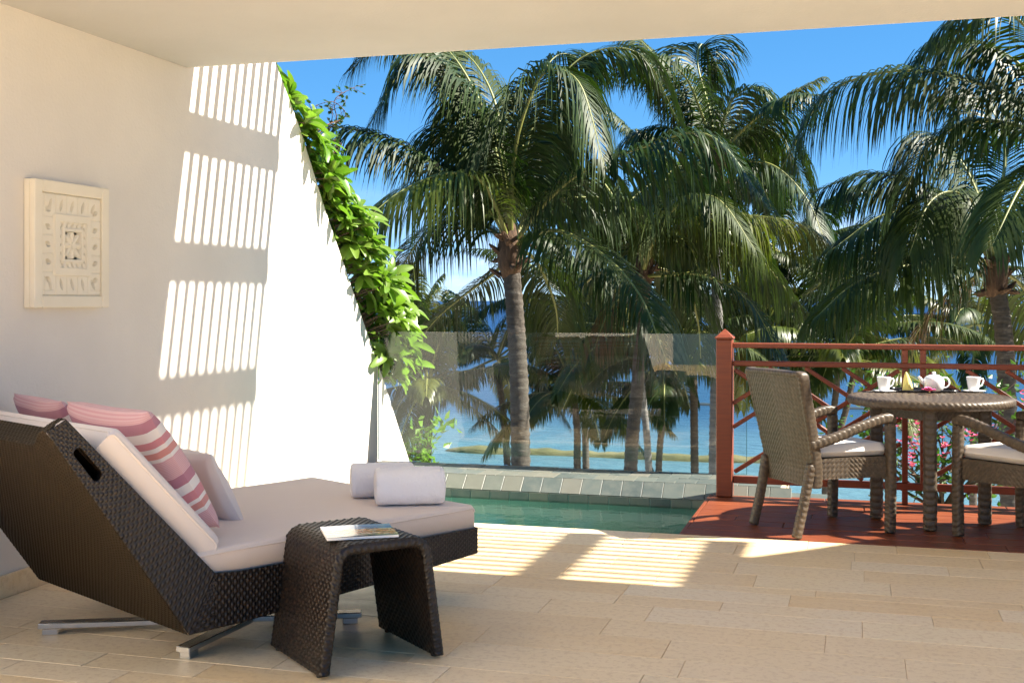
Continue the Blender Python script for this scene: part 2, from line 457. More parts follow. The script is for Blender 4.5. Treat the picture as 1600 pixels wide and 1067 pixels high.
def patch(name, Pf, lu, lv, mat, parent, weave='plain', cell=.012, sub=3, amp=.0028, flip=False, hole=None, centre=False):
    """a woven skin: Pf(U, V) gives points for arrays U, V in 0..1"""
    nu, nv = max(4, int(lu / cell * sub)), max(4, int(lv / cell * sub))
    U, V = np.meshgrid(np.linspace(0, 1, nu + 1), np.linspace(0, 1, nv + 1), indexing='ij')
    P = Pf(U, V); N = normals(P)
    if flip: N = -N
    if weave == 'plain': h = plain_weave(U * round(lu / cell) + 1e-6, V * round(lv / cell) + 1e-6)
    else: h = herring((U - (.5 if centre else 0)) * lu / cell, V * lv / cell)
    P = P + N * (h * amp)[..., None]
    keep = None
    if hole is not None:
        uc = (U[:-1, :-1] + U[1:, 1:]) / 2; vc = (V[:-1, :-1] + V[1:, 1:]) / 2
        keep = ~hole(uc, vc)
    F_ = grid_faces(nu, nv, keep)
    if flip: F_ = F_[:, ::-1].copy()
    return link(name, mesh_np(name, P.reshape(-1, 3), F_, mat, True), parent)
def woven_tube(pts, rx, ry, name, mat, parent, cell=.032, amp=.0055, n=32, step=.0055, square=.35):
    """a plaited limb along pts, rounded-square section"""
    pts = [np.array(p, float) for p in pts]
    # resample by Catmull-Rom
    Q = [2 * pts[0] - pts[1]] + pts + [2 * pts[-1] - pts[-2]]
    out = []
    for i in range(1, len(Q) - 2):
        L = np.linalg.norm(Q[i + 1] - Q[i]); m = max(2, int(L / step))
        for t_ in np.linspace(0, 1, m, endpoint=False):
            a, b, c, d = Q[i - 1:i + 3]
            out.append(.5 * ((2 * b) + (c - a) * t_ + (2 * a - 5 * b + 4 * c - d) * t_ ** 2 + (3 * b - a - 3 * c + d) * t_ ** 3))
    out.append(pts[-1]); P0 = np.array(out); m = len(P0)
    T = np.gradient(P0, axis=0); T /= np.linalg.norm(T, axis=1, keepdims=True)
    ref = np.array([0, 1., 0]) if abs(T[m // 2, 1]) < .9 else np.array([1., 0, 0])
    A = ref[None] - T * (T @ ref)[:, None]; A /= np.linalg.norm(A, axis=1, keepdims=True)
    B = np.cross(T, A)
    th = np.linspace(0, 2 * np.pi, n, endpoint=False)
    c_, s_ = np.cos(th), np.sin(th)
    ex = 1 - square
    cx, sx = np.sign(c_) * np.abs(c_) ** ex, np.sign(s_) * np.abs(s_) ** ex
    sl_ = np.concatenate([[0], np.cumsum(np.linalg.norm(np.diff(P0, axis=0), axis=1))])
    per = 2 * (rx + ry) * 1.6
    a = ((th / (2 * np.pi) * 4) % 2 - 1) * per / 4 / cell * .5
    h = herring(np.repeat(a[None], m, 0), np.repeat(sl_[:, None], n, 1) / cell)
    rad = 1 + (h * amp)[..., None] / max(rx, ry)
    end = np.ones(m); end[0] = end[-1] = .82
    P = P0[:, None] + (A[:, None] * (cx * rx)[None, :, None] + B[:, None] * (sx * ry)[None, :, None]) * rad * end[:, None, None]
    V_ = P.reshape(-1, 3); F_ = [tuple(f) for f in grid_faces(m - 1, n, wrap=True)]
    F_ += [tuple(range(n - 1, -1, -1)), tuple((m - 1) * n + k for k in range(n))]
    return link(name, mesh_np(name, V_, F_, mat, True), parent)

# ================================================================== SETTING
SEA_Z = -5.2
XW, XR = -3.6, 2.6            # the two plastered side walls
YROOF, ZROOF = 5.88, 2.60     # lower outer edge of the ceiling slab
YFLOOR = 6.60                 # where the stone floor stops at pool and deck

sea = link('sea', mesh_np('sea', [(-40000, 34, 0), (40000, 34, 0), (40000, 60000, 0), (-40000, 60000, 0)], [(0, 1, 2, 3)], 'sea_water'))
sea.location = (0, 0, SEA_Z); tag(sea, kind='structure')
beach_v = []; beach_f = []
bx = np.linspace(-60, 60, 49); by = np.linspace(9.6, 44, 18)
for j, y in enumerate(by):
    for x in bx:
        t_ = (y - 9.6) / 34.4
        beach_v.append((x, y, -4.3 - 1.25 * t_ + .12 * mnoise.noise(Vector((x * .2, y * .2, 3)))))
for j in range(17):
    for i in range(48): beach_f.append((j * 49 + i, j * 49 + i + 1, (j + 1) * 49 + i + 1, (j + 1) * 49 + i))
o = link('beach', mesh_np('beach', beach_v, beach_f, 'sand', True)); tag(o, kind='structure')

# low weedy sand spit off the beach
def spit(name, x0, x1, y, hw, hh, mat):
    n = 90; vs_ = []; fs_ = []
    for i in range(n + 1):
        t_ = i / n; x = x0 + (x1 - x0) * t_
        w = hw * min(1, (t_ * 7) ** .6, ((1 - t_) * 5) ** .6 + .02) * (.8 + .4 * mnoise.noise(Vector((x * .25, y, 0))))
        h = hh * min(1, (t_ * 9) ** .5 + .02) * (.85 + .35 * mnoise.noise(Vector((x * .5, 7, y))) + .3 * mnoise.noise(Vector((x * 2.1, 3, y))))
        yy = y + 1.2 * mnoise.noise(Vector((x * .06, 2, 0)))
        for k in range(7):
            a = math.pi * k / 6
            vs_.append((x, yy - w * math.cos(a), SEA_Z - .15 + (h + .15) * math.sin(a) ** .7 if 0 < k < 6 else SEA_Z - .15))
    for i in range(n):
        for k in range(6): fs_.append((i * 7 + k, i * 7 + k + 1, (i + 1) * 7 + k + 1, (i + 1) * 7 + k))
    return link(name, mesh_np(name, vs_, fs_, mat, True))
p0, p1 = onz(676, 711, SEA_Z), onz(1215, 716, SEA_Z)
o = spit('sand_spit', p0.x, p1.x, (p0.y + p1.y) / 2, .75, .26, 'weedy_sand'); tag(o, kind='structure')
p0, p1 = onz(905, 630, SEA_Z), onz(1420, 655, SEA_Z)
p0, p1 = onz(905, 633, SEA_Z), onz(1560, 640, SEA_Z)
o = spit('reef_edge', p0.x, p1.x, (p0.y + p1.y) / 2, .35, .16, 'dark_reef'); tag(o, kind='structure')

# ---------------- stone floor: base slab and single tiles
flr = link('floor', mesh_np('floor', *(lambda m: (m.v, m.f))(MB().box((XW - .3, -7, -.5), (7.5, YFLOOR - .012, -.0045))), 'grout'))
tag(flr, kind='structure')
def tile_mesh(w, h, t=.02, bev=.0012): return mesh_np('floor_tile', *(lambda m: (m.v, m.f))(MB().box((-w / 2, -h / 2, -t), (w / 2, h / 2, 0), bev)), 'limestone')
tcache = {}
rt = random.Random(11)
y = YFLOOR; ntile = 0
far_tiles = MB()
while y > 2.9:
    h = rt.choice([.11, .16, .16, .20, .24])
    if y - h < 2.9: h = y - 2.9 if y - 2.9 > .03 else .1
    x = XW + .012 - rt.random() * .3
    while x < 3.1:
        w = rt.choice([.45, .60, .60, .72, .85])
        x0, x1 = max(x, XW + .012), x + w
        yc = y - h / 2
        if x1 > x0 + .03:
            xv0 = XW; xv1 = 0.15 * y + .25          # what the picture shows of this row
            key = (round(x1 - x0, 3), round(h, 3))
            if x0 < xv1:
                if key not in tcache: tcache[key] = tile_mesh(key[0] - .0022, key[1] - .0022)
                o = link('floor_tile', tcache[key], flr); o.location = ((x0 + x1) / 2, yc, rt.uniform(-.0007, .0007))
                o.rotation_euler = (rt.uniform(-.0012, .0012), rt.uniform(-.0008, .0008), 0)
                ntile += 1
            else:
                far_tiles.box((x0 + .002, yc - h / 2 + .002, -.02), (x1 - .002, yc + h / 2 - .002, 0))
        x += w
    y -= h
yy = 2.9
while yy > -6.9:
    h = .19; x = XW + .012 - rt.random() * .3
    while x < 7.3:
        w = rt.choice([.6, .9]); far_tiles.box((max(x, XW + .012), yy - h + .002, -.02), (x + w - .003, yy - .002, 0)); x += w
    yy -= h
yy = YFLOOR
while yy > 2.95:
    far_tiles.box((3.95, yy - .188, -.02), (7.4, yy - .002, 0)); yy -= .19
o = far_tiles.build('floor_tiles_out_of_view', 'limestone', flr); tag(o, kind='stuff')
o.name = 'floor_tiles'

# ---------------- left plaster wall with raking outer edge
edge = [(6.50, 3.30), (6.72, 3.04), (6.927, 2.79), (7.248, 2.441), (7.62, 1.95), (8.204, 1.252), (8.72, .642), (9.261, -.048), (9.9, -.9)]
poly = [(-6.8, -.9), (-6.8, 3.30)] + edge
wl = thing('plaster_wall', 'tall cream plaster wall with raking outer edge, slatted sunlight on it', 'wall', (XW, 4, 0))
w_ = MB().prism([(p[0] - 4, p[1]) for p in poly], 0, -.28, 0); w_.build('wall_body', 'wall_plaster', wl)
MB().box((0, -10.7, 0.0), (.016, YFLOOR - 4 - .01, .10), .003).build('skirting', 'limestone', wl)
wr = thing('plaster_wall', 'cream plaster side wall beyond the right edge of the picture', 'wall', (XR, 4, 0))
poly2 = [(5.3, -.9), (5.3, 3.30)] + edge
MB().prism([(p[0] - 4, p[1]) for p in poly2], 0, 0, .28).build('wall_body', 'wall_plaster', wr)

# ---------------- ceiling slab
rf = thing('ceiling_slab', 'smooth cream plaster ceiling slab over the terrace', 'ceiling', (0, 0, ZROOF))
YBACK, XROOF = 3.35, 3.48  # unseen back and right edges cut short, so sunlit floor bounces fill light
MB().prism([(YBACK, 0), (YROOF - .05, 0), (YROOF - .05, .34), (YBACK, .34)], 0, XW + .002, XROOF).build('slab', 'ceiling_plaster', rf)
MB().prism([(YROOF - .049, .001), (YROOF - .012, .006), (YROOF, .03), (YROOF, .34), (YROOF - .049, .34)], 0, XW + .002, XROOF).build('fascia', 'wall_plaster', rf)

# ---------------- pergola of slats above and beyond the slab edge
pg = thing('pergola', 'white slatted pergola above the slab edge, known by its striped shadow', 'pergola', (0, YROOF, 3.0))
ZB = 3.05
for X in (-2.77, -2.02, -1.26, -.50, .21, .93, 1.69, 2.47):
    MB().box((X - .05, .02, -.025), (X + .05, 1.21, .125), .004).build('beam', 'wall_plaster', pg)
ys = YROOF + .12; k = 0
slat = mesh_np('slat', *(lambda m: (m.v, m.f))(MB().box((-3.08, -.021, 0), (3.08, .021, .045), .003)), 'wall_plaster')
while ys < YROOF + 1.22:
    o = link('slat', slat, pg); o.location = (-.52, ys - YROOF, .128); ys += .098

# ---------------- pool: basin, sloping weir of slate, water
pl = thing('plunge_pool', 'small green plunge pool edged with grey slate beside the deck', 'pool', (0, 0, 0))
XP0, XP1, YP1, WATER = XW + .002, -.97, 7.96, -.085
m = MB()
m.box((XP0, YFLOOR - .008, -1.2), (XP1, YP1 + .02, -.55))
m.box((XP0, YFLOOR - .010, -.95), (XP1, YFLOOR + .02, -.022))
m.box((XP0, YP1 + .012, -.95), (XP1 - .002, YP1 + .12, -.045))
m.box((XP1 - .02, YFLOOR + .022, -.95), (XP1, YP1 + .01, -.045))
m.build('basin', 'pool_tile', pl)
link('pool_water', mesh_np('pool_water', [(XP0, YFLOOR + .02, WATER), (XP1 - .02, YFLOOR + .02, WATER), (XP1 - .02, YP1 + .008, WATER), (XP0, YP1 + .008, WATER)], [(0, 1, 2, 3)], 'pool_water'), pl)
cp = thing('pool_coping', 'grey green slate coping sloping up behind the plunge pool', 'coping', (0, YP1, 0))
m = MB(); m.prism([(.016, -.1), (.016, -.038), (.118, .048), (.62, .048), (.62, -.9), (.12, -.9)], 0, XP0, XP1 + .5)
m.build('bed', 'grout', cp)
rt2 = random.Random(5)
def slate_row(z0, y0, z1, y1, wid, off, gap=.004, thick=.012):
    dy, dz = y1 - y0, z1 - z0; L = math.hypot(dy, dz); ang = math.atan2(dz, dy)
    me = mesh_np('slate_tile', *(lambda m_: (m_.v, m_.f))(MB().box((gap / 2, gap / 2, -thick), (wid - gap / 2, L - gap / 2, 0), .0015)), 'slate')
    x = XP0 - off
    while x < XP1 + .42:
        if x > XP0 - .001:
            o = link('slate_tile', me, cp); o.location = (x, y0, z0); o.rotation_euler = (ang + rt2.uniform(-.006, .006), 0, 0)
        x += wid
slate_row(-.10, .006, -.035, .0061, .142, .03)
slate_row(-.033, .006, .060, .108, .142, .09)
slate_row(.060, .110, .060, .330, .142, .02)
slate_row(.060, .332, .060, .60, .142, .1)

# ---------------- red timber deck, plank by plank
dk = thing('timber_deck', 'red stained timber deck carrying the dining set', 'deck', (0, 0, 0))
MB().box((-.94, YFLOOR + .004, -.4), (4.4, 8.05, -.034)).build('joists', 'deck_wood', dk)
MB().box((-.962, YFLOOR + .002, -.30), (-.941, 8.06, -.001), .002).build('fascia_board', 'deck_wood', dk)
rd = random.Random(3); yy = YFLOOR + .006; pk = {}
while yy < 8.04:
    w = min(.165, 8.055 - yy)
    x = -.939 - (rd.random() * .9)
    while x < 4.3:
        L = rd.choice([1.1, 1.5, 1.9]); x0 = max(x, -.939); x1 = min(x + L, 4.38)
        if x1 - x0 > .05:
            key = (round(x1 - x0, 2), round(w, 3))
            if key not in pk: pk[key] = mesh_np('plank', *(lambda m_: (m_.v, m_.f))(MB().box((-key[0] / 2 + .001, -key[1] / 2 + .003, -.032), (key[0] / 2 - .002, key[1] / 2 - .003, 0), .004)), 'deck_wood')
            o = link('plank', pk[key], dk); o.location = ((x0 + x1) / 2, yy + w / 2, rd.uniform(-.0012, .0012) + .002)
        x += L
    yy += w
# pale ledge beyond the railing
lg = MB().box((-.72, 8.10, -1.2), (-.16, 8.42, -.028), .006).build('garden_ledge', 'slate')
tag(lg, 'low pale stone ledge just outside the deck railing, beside the post', 'ledge')

fb = MB().box((-.155, 8.10, -1.2), (4.6, 9.4, -.22), .01).build('flower_bed', 'grass_ground'); tag(fb, kind='structure')

# ---------------- frameless glass screen above the coping
YG = 8.57
gs = thing('glass_screen', 'frameless clear glass screen behind the plunge pool', 'glass screen', (0, YG, .062))
pane = MB().box((XW + .012, -.006, 0), (-.765, .006, 1.0)).build('pane', 'glass_pane', gs)
MB().box((-.764, -.006, 0), (-.761, .006, 1.0)).build('polished_edge', 'glass_edge', gs)
MB().box((XW + .008, -.006, 0), (XW + .0115, .006, 1.0)).build('polished_edge', 'glass_edge', gs)

# ---------------- red timber railing
YR = 7.97
rl = thing('timber_railing', 'red timber railing of crossed diagonals behind the dining table', 'railing', (0, YR, 0))
m = MB(); m.box((-.905, -.052, .003), (-.80, .052, 1.045), .006); m.box((-.913, -.060, 1.0452), (-.792, .060, 1.062), .004)
bz = 1.0625; m.add([(-.905, -.052, bz), (-.80, -.052, bz), (-.80, .052, bz), (-.905, .052, bz), (-.8525, 0, bz + .052)], [(0, 1, 4), (1, 2, 4), (2, 3, 4), (3, 0, 4), (3, 2, 1, 0)])
m.build('post', 'rail_wood', rl)
def bar(name, a, b, w=.042, d=.038, dy=0):
    a, b = Vector(a), Vector(b); L = (b - a).length; ang = math.atan2(b.z - a.z, b.x - a.x)
    M = Matrix.Translation(a + Vector((0, dy, 0))) @ Matrix.Rotation(-ang, 4, 'Y')
    return MB().box((0, -d / 2, -w / 2), (L, d / 2, w / 2), .005, M).build(name, 'rail_wood', rl)
XE = 4.2
ZT, Z2, Zb = 1.005, .885, .115
bar('top_rail', (-.799, 0, ZT), (XE, 0, ZT), .034, .055)
bar('middle_rail', (-.799, 0, Z2), (XE, 0, Z2), .034, .040)
bar('bottom_rail', (-.799, 0, Zb), (XE, 0, Zb), .046, .042)
panels = [(-.799, .262), (.42, 1.48), (1.64, 2.70)]
for (a, b) in panels:
    for X in ((b + .024,) if True else ()):
        MB().box((X - .018, -.021, .003), (X + .018, .0212, Zb - .0235), .003).build('baluster', 'rail_wood', rl)
        MB().box((X - .018, -.0205, Zb + .0235), (X + .018, .0207, Z2 - .0175), .003).build('baluster', 'rail_wood', rl)
        MB().box((X - .018, -.0205, Z2 + .0175), (X + .018, .0207, ZT - .0175), .003).build('baluster', 'rail_wood', rl)
    X = b + .134
    MB().box((X - .018, -.0205, Zb + .0235), (X + .018, .0207, Z2 - .0175), .003).build('baluster', 'rail_wood', rl)
    MB().box((X - .018, -.0205, Z2 + .0175), (X + .018, .0207, ZT - .0175), .003).build('baluster', 'rail_wood', rl)
    z0, z1 = Zb + .03, Z2 - .022
    W, Hh = b - a, z1 - z0
    sl_ = Hh / W
    d1 = bar('brace', (a + .01, 0, z0 + .02), (b - .01, 0, z1 - .008), .028, .028)           # rising
    d2 = bar('brace', (a + .01, 0, z1 - .02), (b - .01, 0, z0 + .008), .028, .028, .0045)       # falling
    def clip(p, q_):
        bar('brace', p, q_, .027, .024, random.choice([-.003, .002]))
    for t_ in (.22, .44, .66):
        # falling lines from the top rail to the rising diagonal, and from the rising diagonal to the bottom rail
        x0 = a + W * t_; xi = (x0 + b) / 2 if False else None
        # falling: z = z1 - sl*(x-x0); rising: z = z0 + sl*(x-a)
        xs = (Hh + sl_ * x0 + sl_ * a) / (2 * sl_); zs = z0 + sl_ * (xs - a)
        clip((x0, 0, z1), (xs - .008, 0, zs + .008))
        xb = a + W * (1 - t_)
        xs = (sl_ * (xb + a)) / (2 * sl_); zs = z0 + sl_ * (xs - a)
        clip((xs + .008, 0, zs - .008), (xb, 0, z0))
        # rising lines from the left post to the falling diagonal, and mirrored on the right
        zl = z0 + Hh * t_
        if t_ > .3:
            zz = z0 + Hh * (t_ - .0)
            xs = a + (z1 - zz) / (2 * sl_); zs = zz + sl_ * (xs - a)
            clip((a, 0, zz), (xs - .008, 0, zs - .008))
        zz = z0 + Hh * (1 - t_)
        xs = b - (zz - z0) / (2 * sl_); zs = zz - sl_ * (b - xs)
        clip((xs + .008, 0, zs + .008), (b, 0, zz))

# ================================================================== FURNITURE
# ---------------- woven dining armchair
def make_chair(name, label):
    t = thing(name, label, 'chair', group='woven dining armchairs')
    def back(U, V):
        w = .225 + .035 * V; zz = .27 + .62 * V
        x = -.235 - .115 * np.clip((V - .15) / .85, 0, 1) ** 1.15 + .022 * (2 * U - 1) ** 2
        return np.stack([x - .024, (2 * U - 1) * w, zz + .008 * np.cos((2 * U - 1) * 1.5)], -1)
    def front(U, V):
        P = back(U, V); P[..., 0] += .05; return P
    bk = patch('backrest', back, .50, .63, 'wicker_taupe', t, 'herring', .028, 6, .0060, flip=True, centre=True)
    patch('backrest_front', front, .50, .63, 'wicker_taupe', bk, 'herring', .028, 6, .0060, flip=False, centre=True)
    rim = []
    for u, v_ in [(0, v_) for v_ in np.linspace(0, 1, 9)] + [(u, 1) for u in np.linspace(.12, .88, 7)] + [(1, v_) for v_ in np.linspace(1, 0, 9)]:
        p = back(np.array(u), np.array(v_)); rim.append((p[0] + .025, p[1], p[2]))
    woven_tube(rim, .029, .016, 'back_rim', 'wicker_taupe', t, .026, .005, 22, .006, .3)
    for s in (-1, 1):
        woven_tube([(-.335, s * .215, .004), (-.285, s * .215, .20), (-.245, s * .222, .40)], .022, .022, 'leg', 'wicker_taupe', t)
        woven_tube([(.245, s * .265, .004), (.25, s * .265, .30), (.245, s * .265, .615)], .025, .025, 'leg', 'wicker_taupe', t)
        woven_tube([(.272, s * .268, .632), (.20, s * .270, .640), (.06, s * .268, .605), (-.12, s * .258, .545), (-.265, s * .238, .505)], .019, .025, 'armrest', 'wicker_taupe', t)
        def apron(U, V, s=s):
            x = -.25 + .48 * U; yv = s * (.215 + .045 * U); return np.stack([x, yv + 0 * V, .315 + .115 * V], -1)
        patch('apron', apron, .48, .115, 'wicker_taupe', t, 'herring', .026, 6, .0058, flip=(s > 0), centre=True)
    def apf(U, V): return np.stack([.262 + 0 * U, (2 * U - 1) * .25, .315 + .115 * V], -1)
    patch('apron', apf, .5, .115, 'wicker_taupe', t, 'herring', .026, 6, .0058, centre=True)
    MB().prism([(-.25, -.213), (.258, -.258), (.258, .258), (-.25, .213)], 2, .33, .428).build('seat', 'wicker_taupe', t)
    # seat cushion
    n = 22; U, V = np.meshgrid(np.linspace(-1, 1, n), np.linspace(-1, 1, n), indexing='ij')
    ed = np.clip(1 - np.maximum(np.abs(U), np.abs(V)) ** 14, 0, 1) ** .3
    wy = .212 + .035 * (U + 1) / 2
    top = np.stack([U * .252 + .004, V * wy, .462 + .042 * ed + .007 * (1 - U * U) * (1 - V * V)], -1)
    bot = np.stack([U * .252 + .004, V * wy, .462 - .031 * ed], -1)
    F1 = grid_faces(n - 1, n - 1); F2 = grid_faces(n - 1, n - 1)[:, ::-1] + n * n
    link('seat_cushion', mesh_np('seat_cushion', np.concatenate([top.reshape(-1, 3), bot.reshape(-1, 3)]), np.concatenate([F1[:, ::-1], F2[:, ::-1]]), 'chair_cushion_cloth', True), t)
    return t
def copy_tree(o, parent=None):
    c = o.copy(); C.objects.link(c)
    if parent is not None: c.parent = parent
    for ch in list(o.children): copy_tree(ch, c)
    return c
DZ = .004
ch1 = make_chair('dining_armchair', 'taupe woven armchair beside the railing post, seen from its back')
ch2 = copy_tree(ch1)
ch1.location = (-.185, 7.00, DZ); ch1.rotation_euler.z = R_(37)
ch2.location = (.89, 6.97, DZ); ch2.rotation_euler.z = R_(136)
ch2['label'] = 'taupe woven armchair cut by the right edge of the picture, facing the table'

# ---------------- round woven table
TC = Vector((.405, 7.38, DZ)); TZ = .74 + DZ
tb = thing('round_table', 'round taupe woven dining table set for tea', 'table', TC, R_(-3))
def ttop(U, V):
    r = .47 * np.maximum(V, .01); a = U * 2 * np.pi
    return np.stack([r * np.cos(a), r * np.sin(a), .735 + 0 * r], -1)
def sq(U, V):      # top as a square grid squeezed to a disc, so that the plaiting runs straight
    a, b = 2 * U - 1, 2 * V - 1
    x = a * np.sqrt(np.maximum(0, 1 - b * b / 2)); y_ = b * np.sqrt(np.maximum(0, 1 - a * a / 2))
    return np.stack([x * .442, y_ * .442, .732 + 0 * x], -1)
patch('tabletop', sq, .95, .95, 'wicker_taupe', tb, 'herring', .042, 6, .007, centre=True)
def rimf(U, V):
    a = U * 2 * np.pi; th = -R_(100) + V * R_(200)
    r = .442 + .024 * np.cos(th); return np.stack([r * np.cos(a), r * np.sin(a), .712 + .024 * np.sin(th)], -1)
patch('table_rim', rimf, 3.1, .09, 'wicker_taupe', tb, 'herring', .034, 6, .005, flip=False)
MB().lathe([(.02, .69), (.44, .69), (.44, .728)], 40).build('underside', 'wicker_taupe', tb)
for k in range(4):
    a = R_(45 + 90 * k) + R_(45)
    woven_tube([(.30 * math.cos(a), .30 * math.sin(a), .003), (.30 * math.cos(a), .30 * math.sin(a), .34), (.30 * math.cos(a), .30 * math.sin(a), .69)], .034, .034, 'leg', 'wicker_taupe', tb, .040, .006, 32, .006, .45)
    a2 = a + R_(90)
    p, q_ = np.array([.30 * math.cos(a), .30 * math.sin(a)]), np.array([.30 * math.cos(a2), .30 * math.sin(a2)])
    def apr(U, V, p=p, q_=q_):
        xy = p[None, None] * (1 - U[..., None]) + q_[None, None] * U[..., None]
        return np.concatenate([xy, (.615 + .075 * V)[..., None]], -1)
    patch('apron', apr, .42, .075, 'wicker_taupe', tb, 'herring', .034, 6, .005, centre=True)

# ---------------- tea things on the table
def ontable(px, py): return onz(px, py, TZ)
ZTOP = TZ - .003
tray_c = onz(1443, 611.5, ZTOP)
def rect_ring(w, d, r, n=6):
    pts = []
    for cx_, cy_, a0 in ((w / 2 - r, d / 2 - r, 0), (-w / 2 + r, d / 2 - r, 90), (-w / 2 + r, -d / 2 + r, 180), (w / 2 - r, -d / 2 + r, 270)):
        for i in range(n + 1):
            a = R_(a0 + 90 * i / n); pts.append((cx_ + r * math.cos(a), cy_ + r * math.sin(a)))
    return pts
tr_ = thing('serving_tray', 'black lacquer serving tray under the teapot', 'tray', (tray_c.x, tray_c.y, ZTOP), YAW)
MB().prism(rect_ring(.36, .26, .05), 2, 0, .008).build('base', 'tray_lacquer', tr_)
ring = rect_ring(.355, .255, .05); MB().tube([(a, b, .012) for a, b in ring] + [(ring[0][0], ring[0][1], .012)], .006, 6).build('rim', 'tray_lacquer', tr_)
ZTR = ZTOP + .0085
p = onz(1459, 611, ZTR)
tp = thing('teapot', 'white porcelain teapot on the black tray', 'teapot', (p.x, p.y, ZTR), YAW)
MB().lathe([(.044, 0), (.052, .004), (.060, .03), (.063, .055), (.058, .078), (.046, .090), (.040, .092), (.0, .093)], 28).build('body', 'porcelain', tp, True)
MB().lathe([(.038, .0935), (.030, .099), (.010, .102), (.008, .106), (.012, .112), (.009, .118), (0, .119)], 20).build('lid', 'porcelain', tp, True)
MB().tube([(-.054, 0, .045), (-.072, 0, .058), (-.082, 0, .078), (-.094, 0, .088)], [.016, .012, .009, .007], 10).build('spout', 'porcelain', tp, True)
MB().tube([(.055, 0, .078)] + [(.064 + .032 * math.cos(a), 0, .052 + .032 * math.sin(a)) for a in np.linspace(R_(95), R_(-95), 9)] + [(.055, 0, .026)], .0055, 8).build('handle', 'porcelain', tp, True)
def cup(px, label):
    p = onz(px, 612.5, ZTOP)
    c = thing('teacup', label, 'cup', (p.x, p.y, ZTOP + .008), YAW, 'white porcelain cups')
    MB().lathe([(.026, 0), (.030, .004), (.034, .03), (.041, .078), (.043, .085), (.040, .085), (.037, .072), (.029, .012), (0, .010)], 28).build('bowl', 'porcelain', c, True)
    MB().tube([(.036, 0, .072), (.058, 0, .074), (.062, 0, .062), (.052, 0, .034), (.034, 0, .026)], .005, 8).build('handle', 'porcelain', c, True)
    s_ = MB().lathe([(.03, 0), (.055, .001), (.072, .007), (.073, .0085), (.055, .004), (.03, .003), (0, .003)], 32).build('saucer', 'porcelain', None, True)
    s_.location = (p.x, p.y, ZTOP + .002)
    tag(s_, label.replace('cup', 'saucer under the cup', 1) if False else ('white porcelain saucer under the cup left of the teapot' if 'left' in label else 'white porcelain saucer under the cup right of the teapot'), 'saucer', 'white porcelain saucers')
cup(1381, 'white porcelain cup on the table, left of the teapot')
cup(1521, 'white porcelain cup on the table, right of the teapot')
p = onz(1419, 610.5, ZTR)
nk = MB()
nn_ = 14; prof = []
vs_, fs_ = [], []
for i in range(7):
    t_ = i / 6; rr = .029 * (1 - t_) ** .8 + .003
    for k in range(nn_):
        a = 2 * math.pi * k / nn_; r2 = rr * (1 + .22 * math.sin(4 * a + 2 * t_))
        vs_.append((r2 * math.cos(a) - .012 * t_, r2 * math.sin(a) * .7, .115 * t_))
for i in range(6):
    for k in range(nn_): fs_.append((i * nn_ + k, i * nn_ + (k + 1) % nn_, (i + 1) * nn_ + (k + 1) % nn_, (i + 1) * nn_ + k))
fs_.append(tuple(6 * nn_ + k for k in range(nn_))); nk.add(vs_, fs_)
o = nk.build('folded_napkin', 'yellow_cloth', None, True); o.location = (p.x, p.y, ZTR); tag(o, 'yellow napkin folded to a pointed cone on the tray', 'napkin')
p = onz(1452, 613.5, ZTR)
fl = thing('pink_flower', 'pink blossom lying on the tray before the teapot', 'flower', (p.x, p.y - .02, ZTR + .002), YAW)
for k in range(5):
    a = 2 * math.pi * k / 5 + .3; vs_, fs_ = [], []
    for i in range(5):
        t_ = i / 4; w = .022 * math.sin(math.pi * (.15 + .8 * t_)); r = .004 + .040 * t_; z = .006 + .022 * t_ - .012 * t_ * t_ + (.012 if k % 2 else 0) * t_
        for s in (-1, 0, 1): vs_.append((r * math.cos(a) - s * w * math.sin(a), r * math.sin(a) + s * w * math.cos(a), z + abs(s) * .006))
    for i in range(4):
        for s in range(2): fs_.append((i * 3 + s, i * 3 + s + 1, i * 3 + s + 4, i * 3 + s + 3))
    MB().add(vs_, fs_).build('petal', 'pink_petal', fl, True)
MB().tube([(0, 0, .002), (0, 0, .018), (.004, 0, .03)], [.004, .003, .002], 6).build('stamen', 'yellow_cloth', fl)

# ---------------- woven chaise longue
TH = R_(62); U3 = Vector((math.cos(TH), math.sin(TH), 0)); W3 = Vector((-math.sin(TH), math.cos(TH), 0))
PF = onz(746, 786, .42); PF.z = 0        # near foot corner on the floor
CW = 1.20
cl = thing('chaise_longue', 'wide dark woven chaise longue with pale mattress and raised back', 'chaise longue', PF, TH + math.pi)
# local axes: x = from foot to head, y = from far side to near side negative (y runs to -W)
def L(s, w, z): return np.stack(np.broadcast_arrays(s, -w, z), -1)      # w measured from the near side towards the far side
def lerp(a, b, t_): return a + (b - a) * t_
bot = lambda s: np.interp(s, [0, .55, 1.18, 1.405], [.203, .165, .134, .130])
top = lambda s: np.interp(s, [0, 1.2, 1.33], [.315, .322, .335])
def side(w):
    def f(U, V):   # seat side rail
        s = U * 1.30; return L(s, w + 0 * V, lerp(bot(s), top(s), V))
    return f
OUT0, OUT1 = np.array([1.405, .130]), np.array([1.915, .881])
IN0, IN1 = np.array([1.30, .330]), np.array([1.850, .918])
def bside(w):
    def f(U, V):
        o_ = OUT0[None, None] * (1 - U[..., None]) + OUT1[None, None] * U[..., None]
        i_ = IN0[None, None] * (1 - U[..., None]) + IN1[None, None] * U[..., None]
        # foot of the strip meets the seat rail
        o_ = o_ + (np.array([1.30, float(bot(1.30))]) - OUT0)[None, None] * 0
        p = o_ * (1 - V[..., None]) + i_ * V[..., None]
        return L(p[..., 0], w + 0 * V, p[..., 1])
    return f
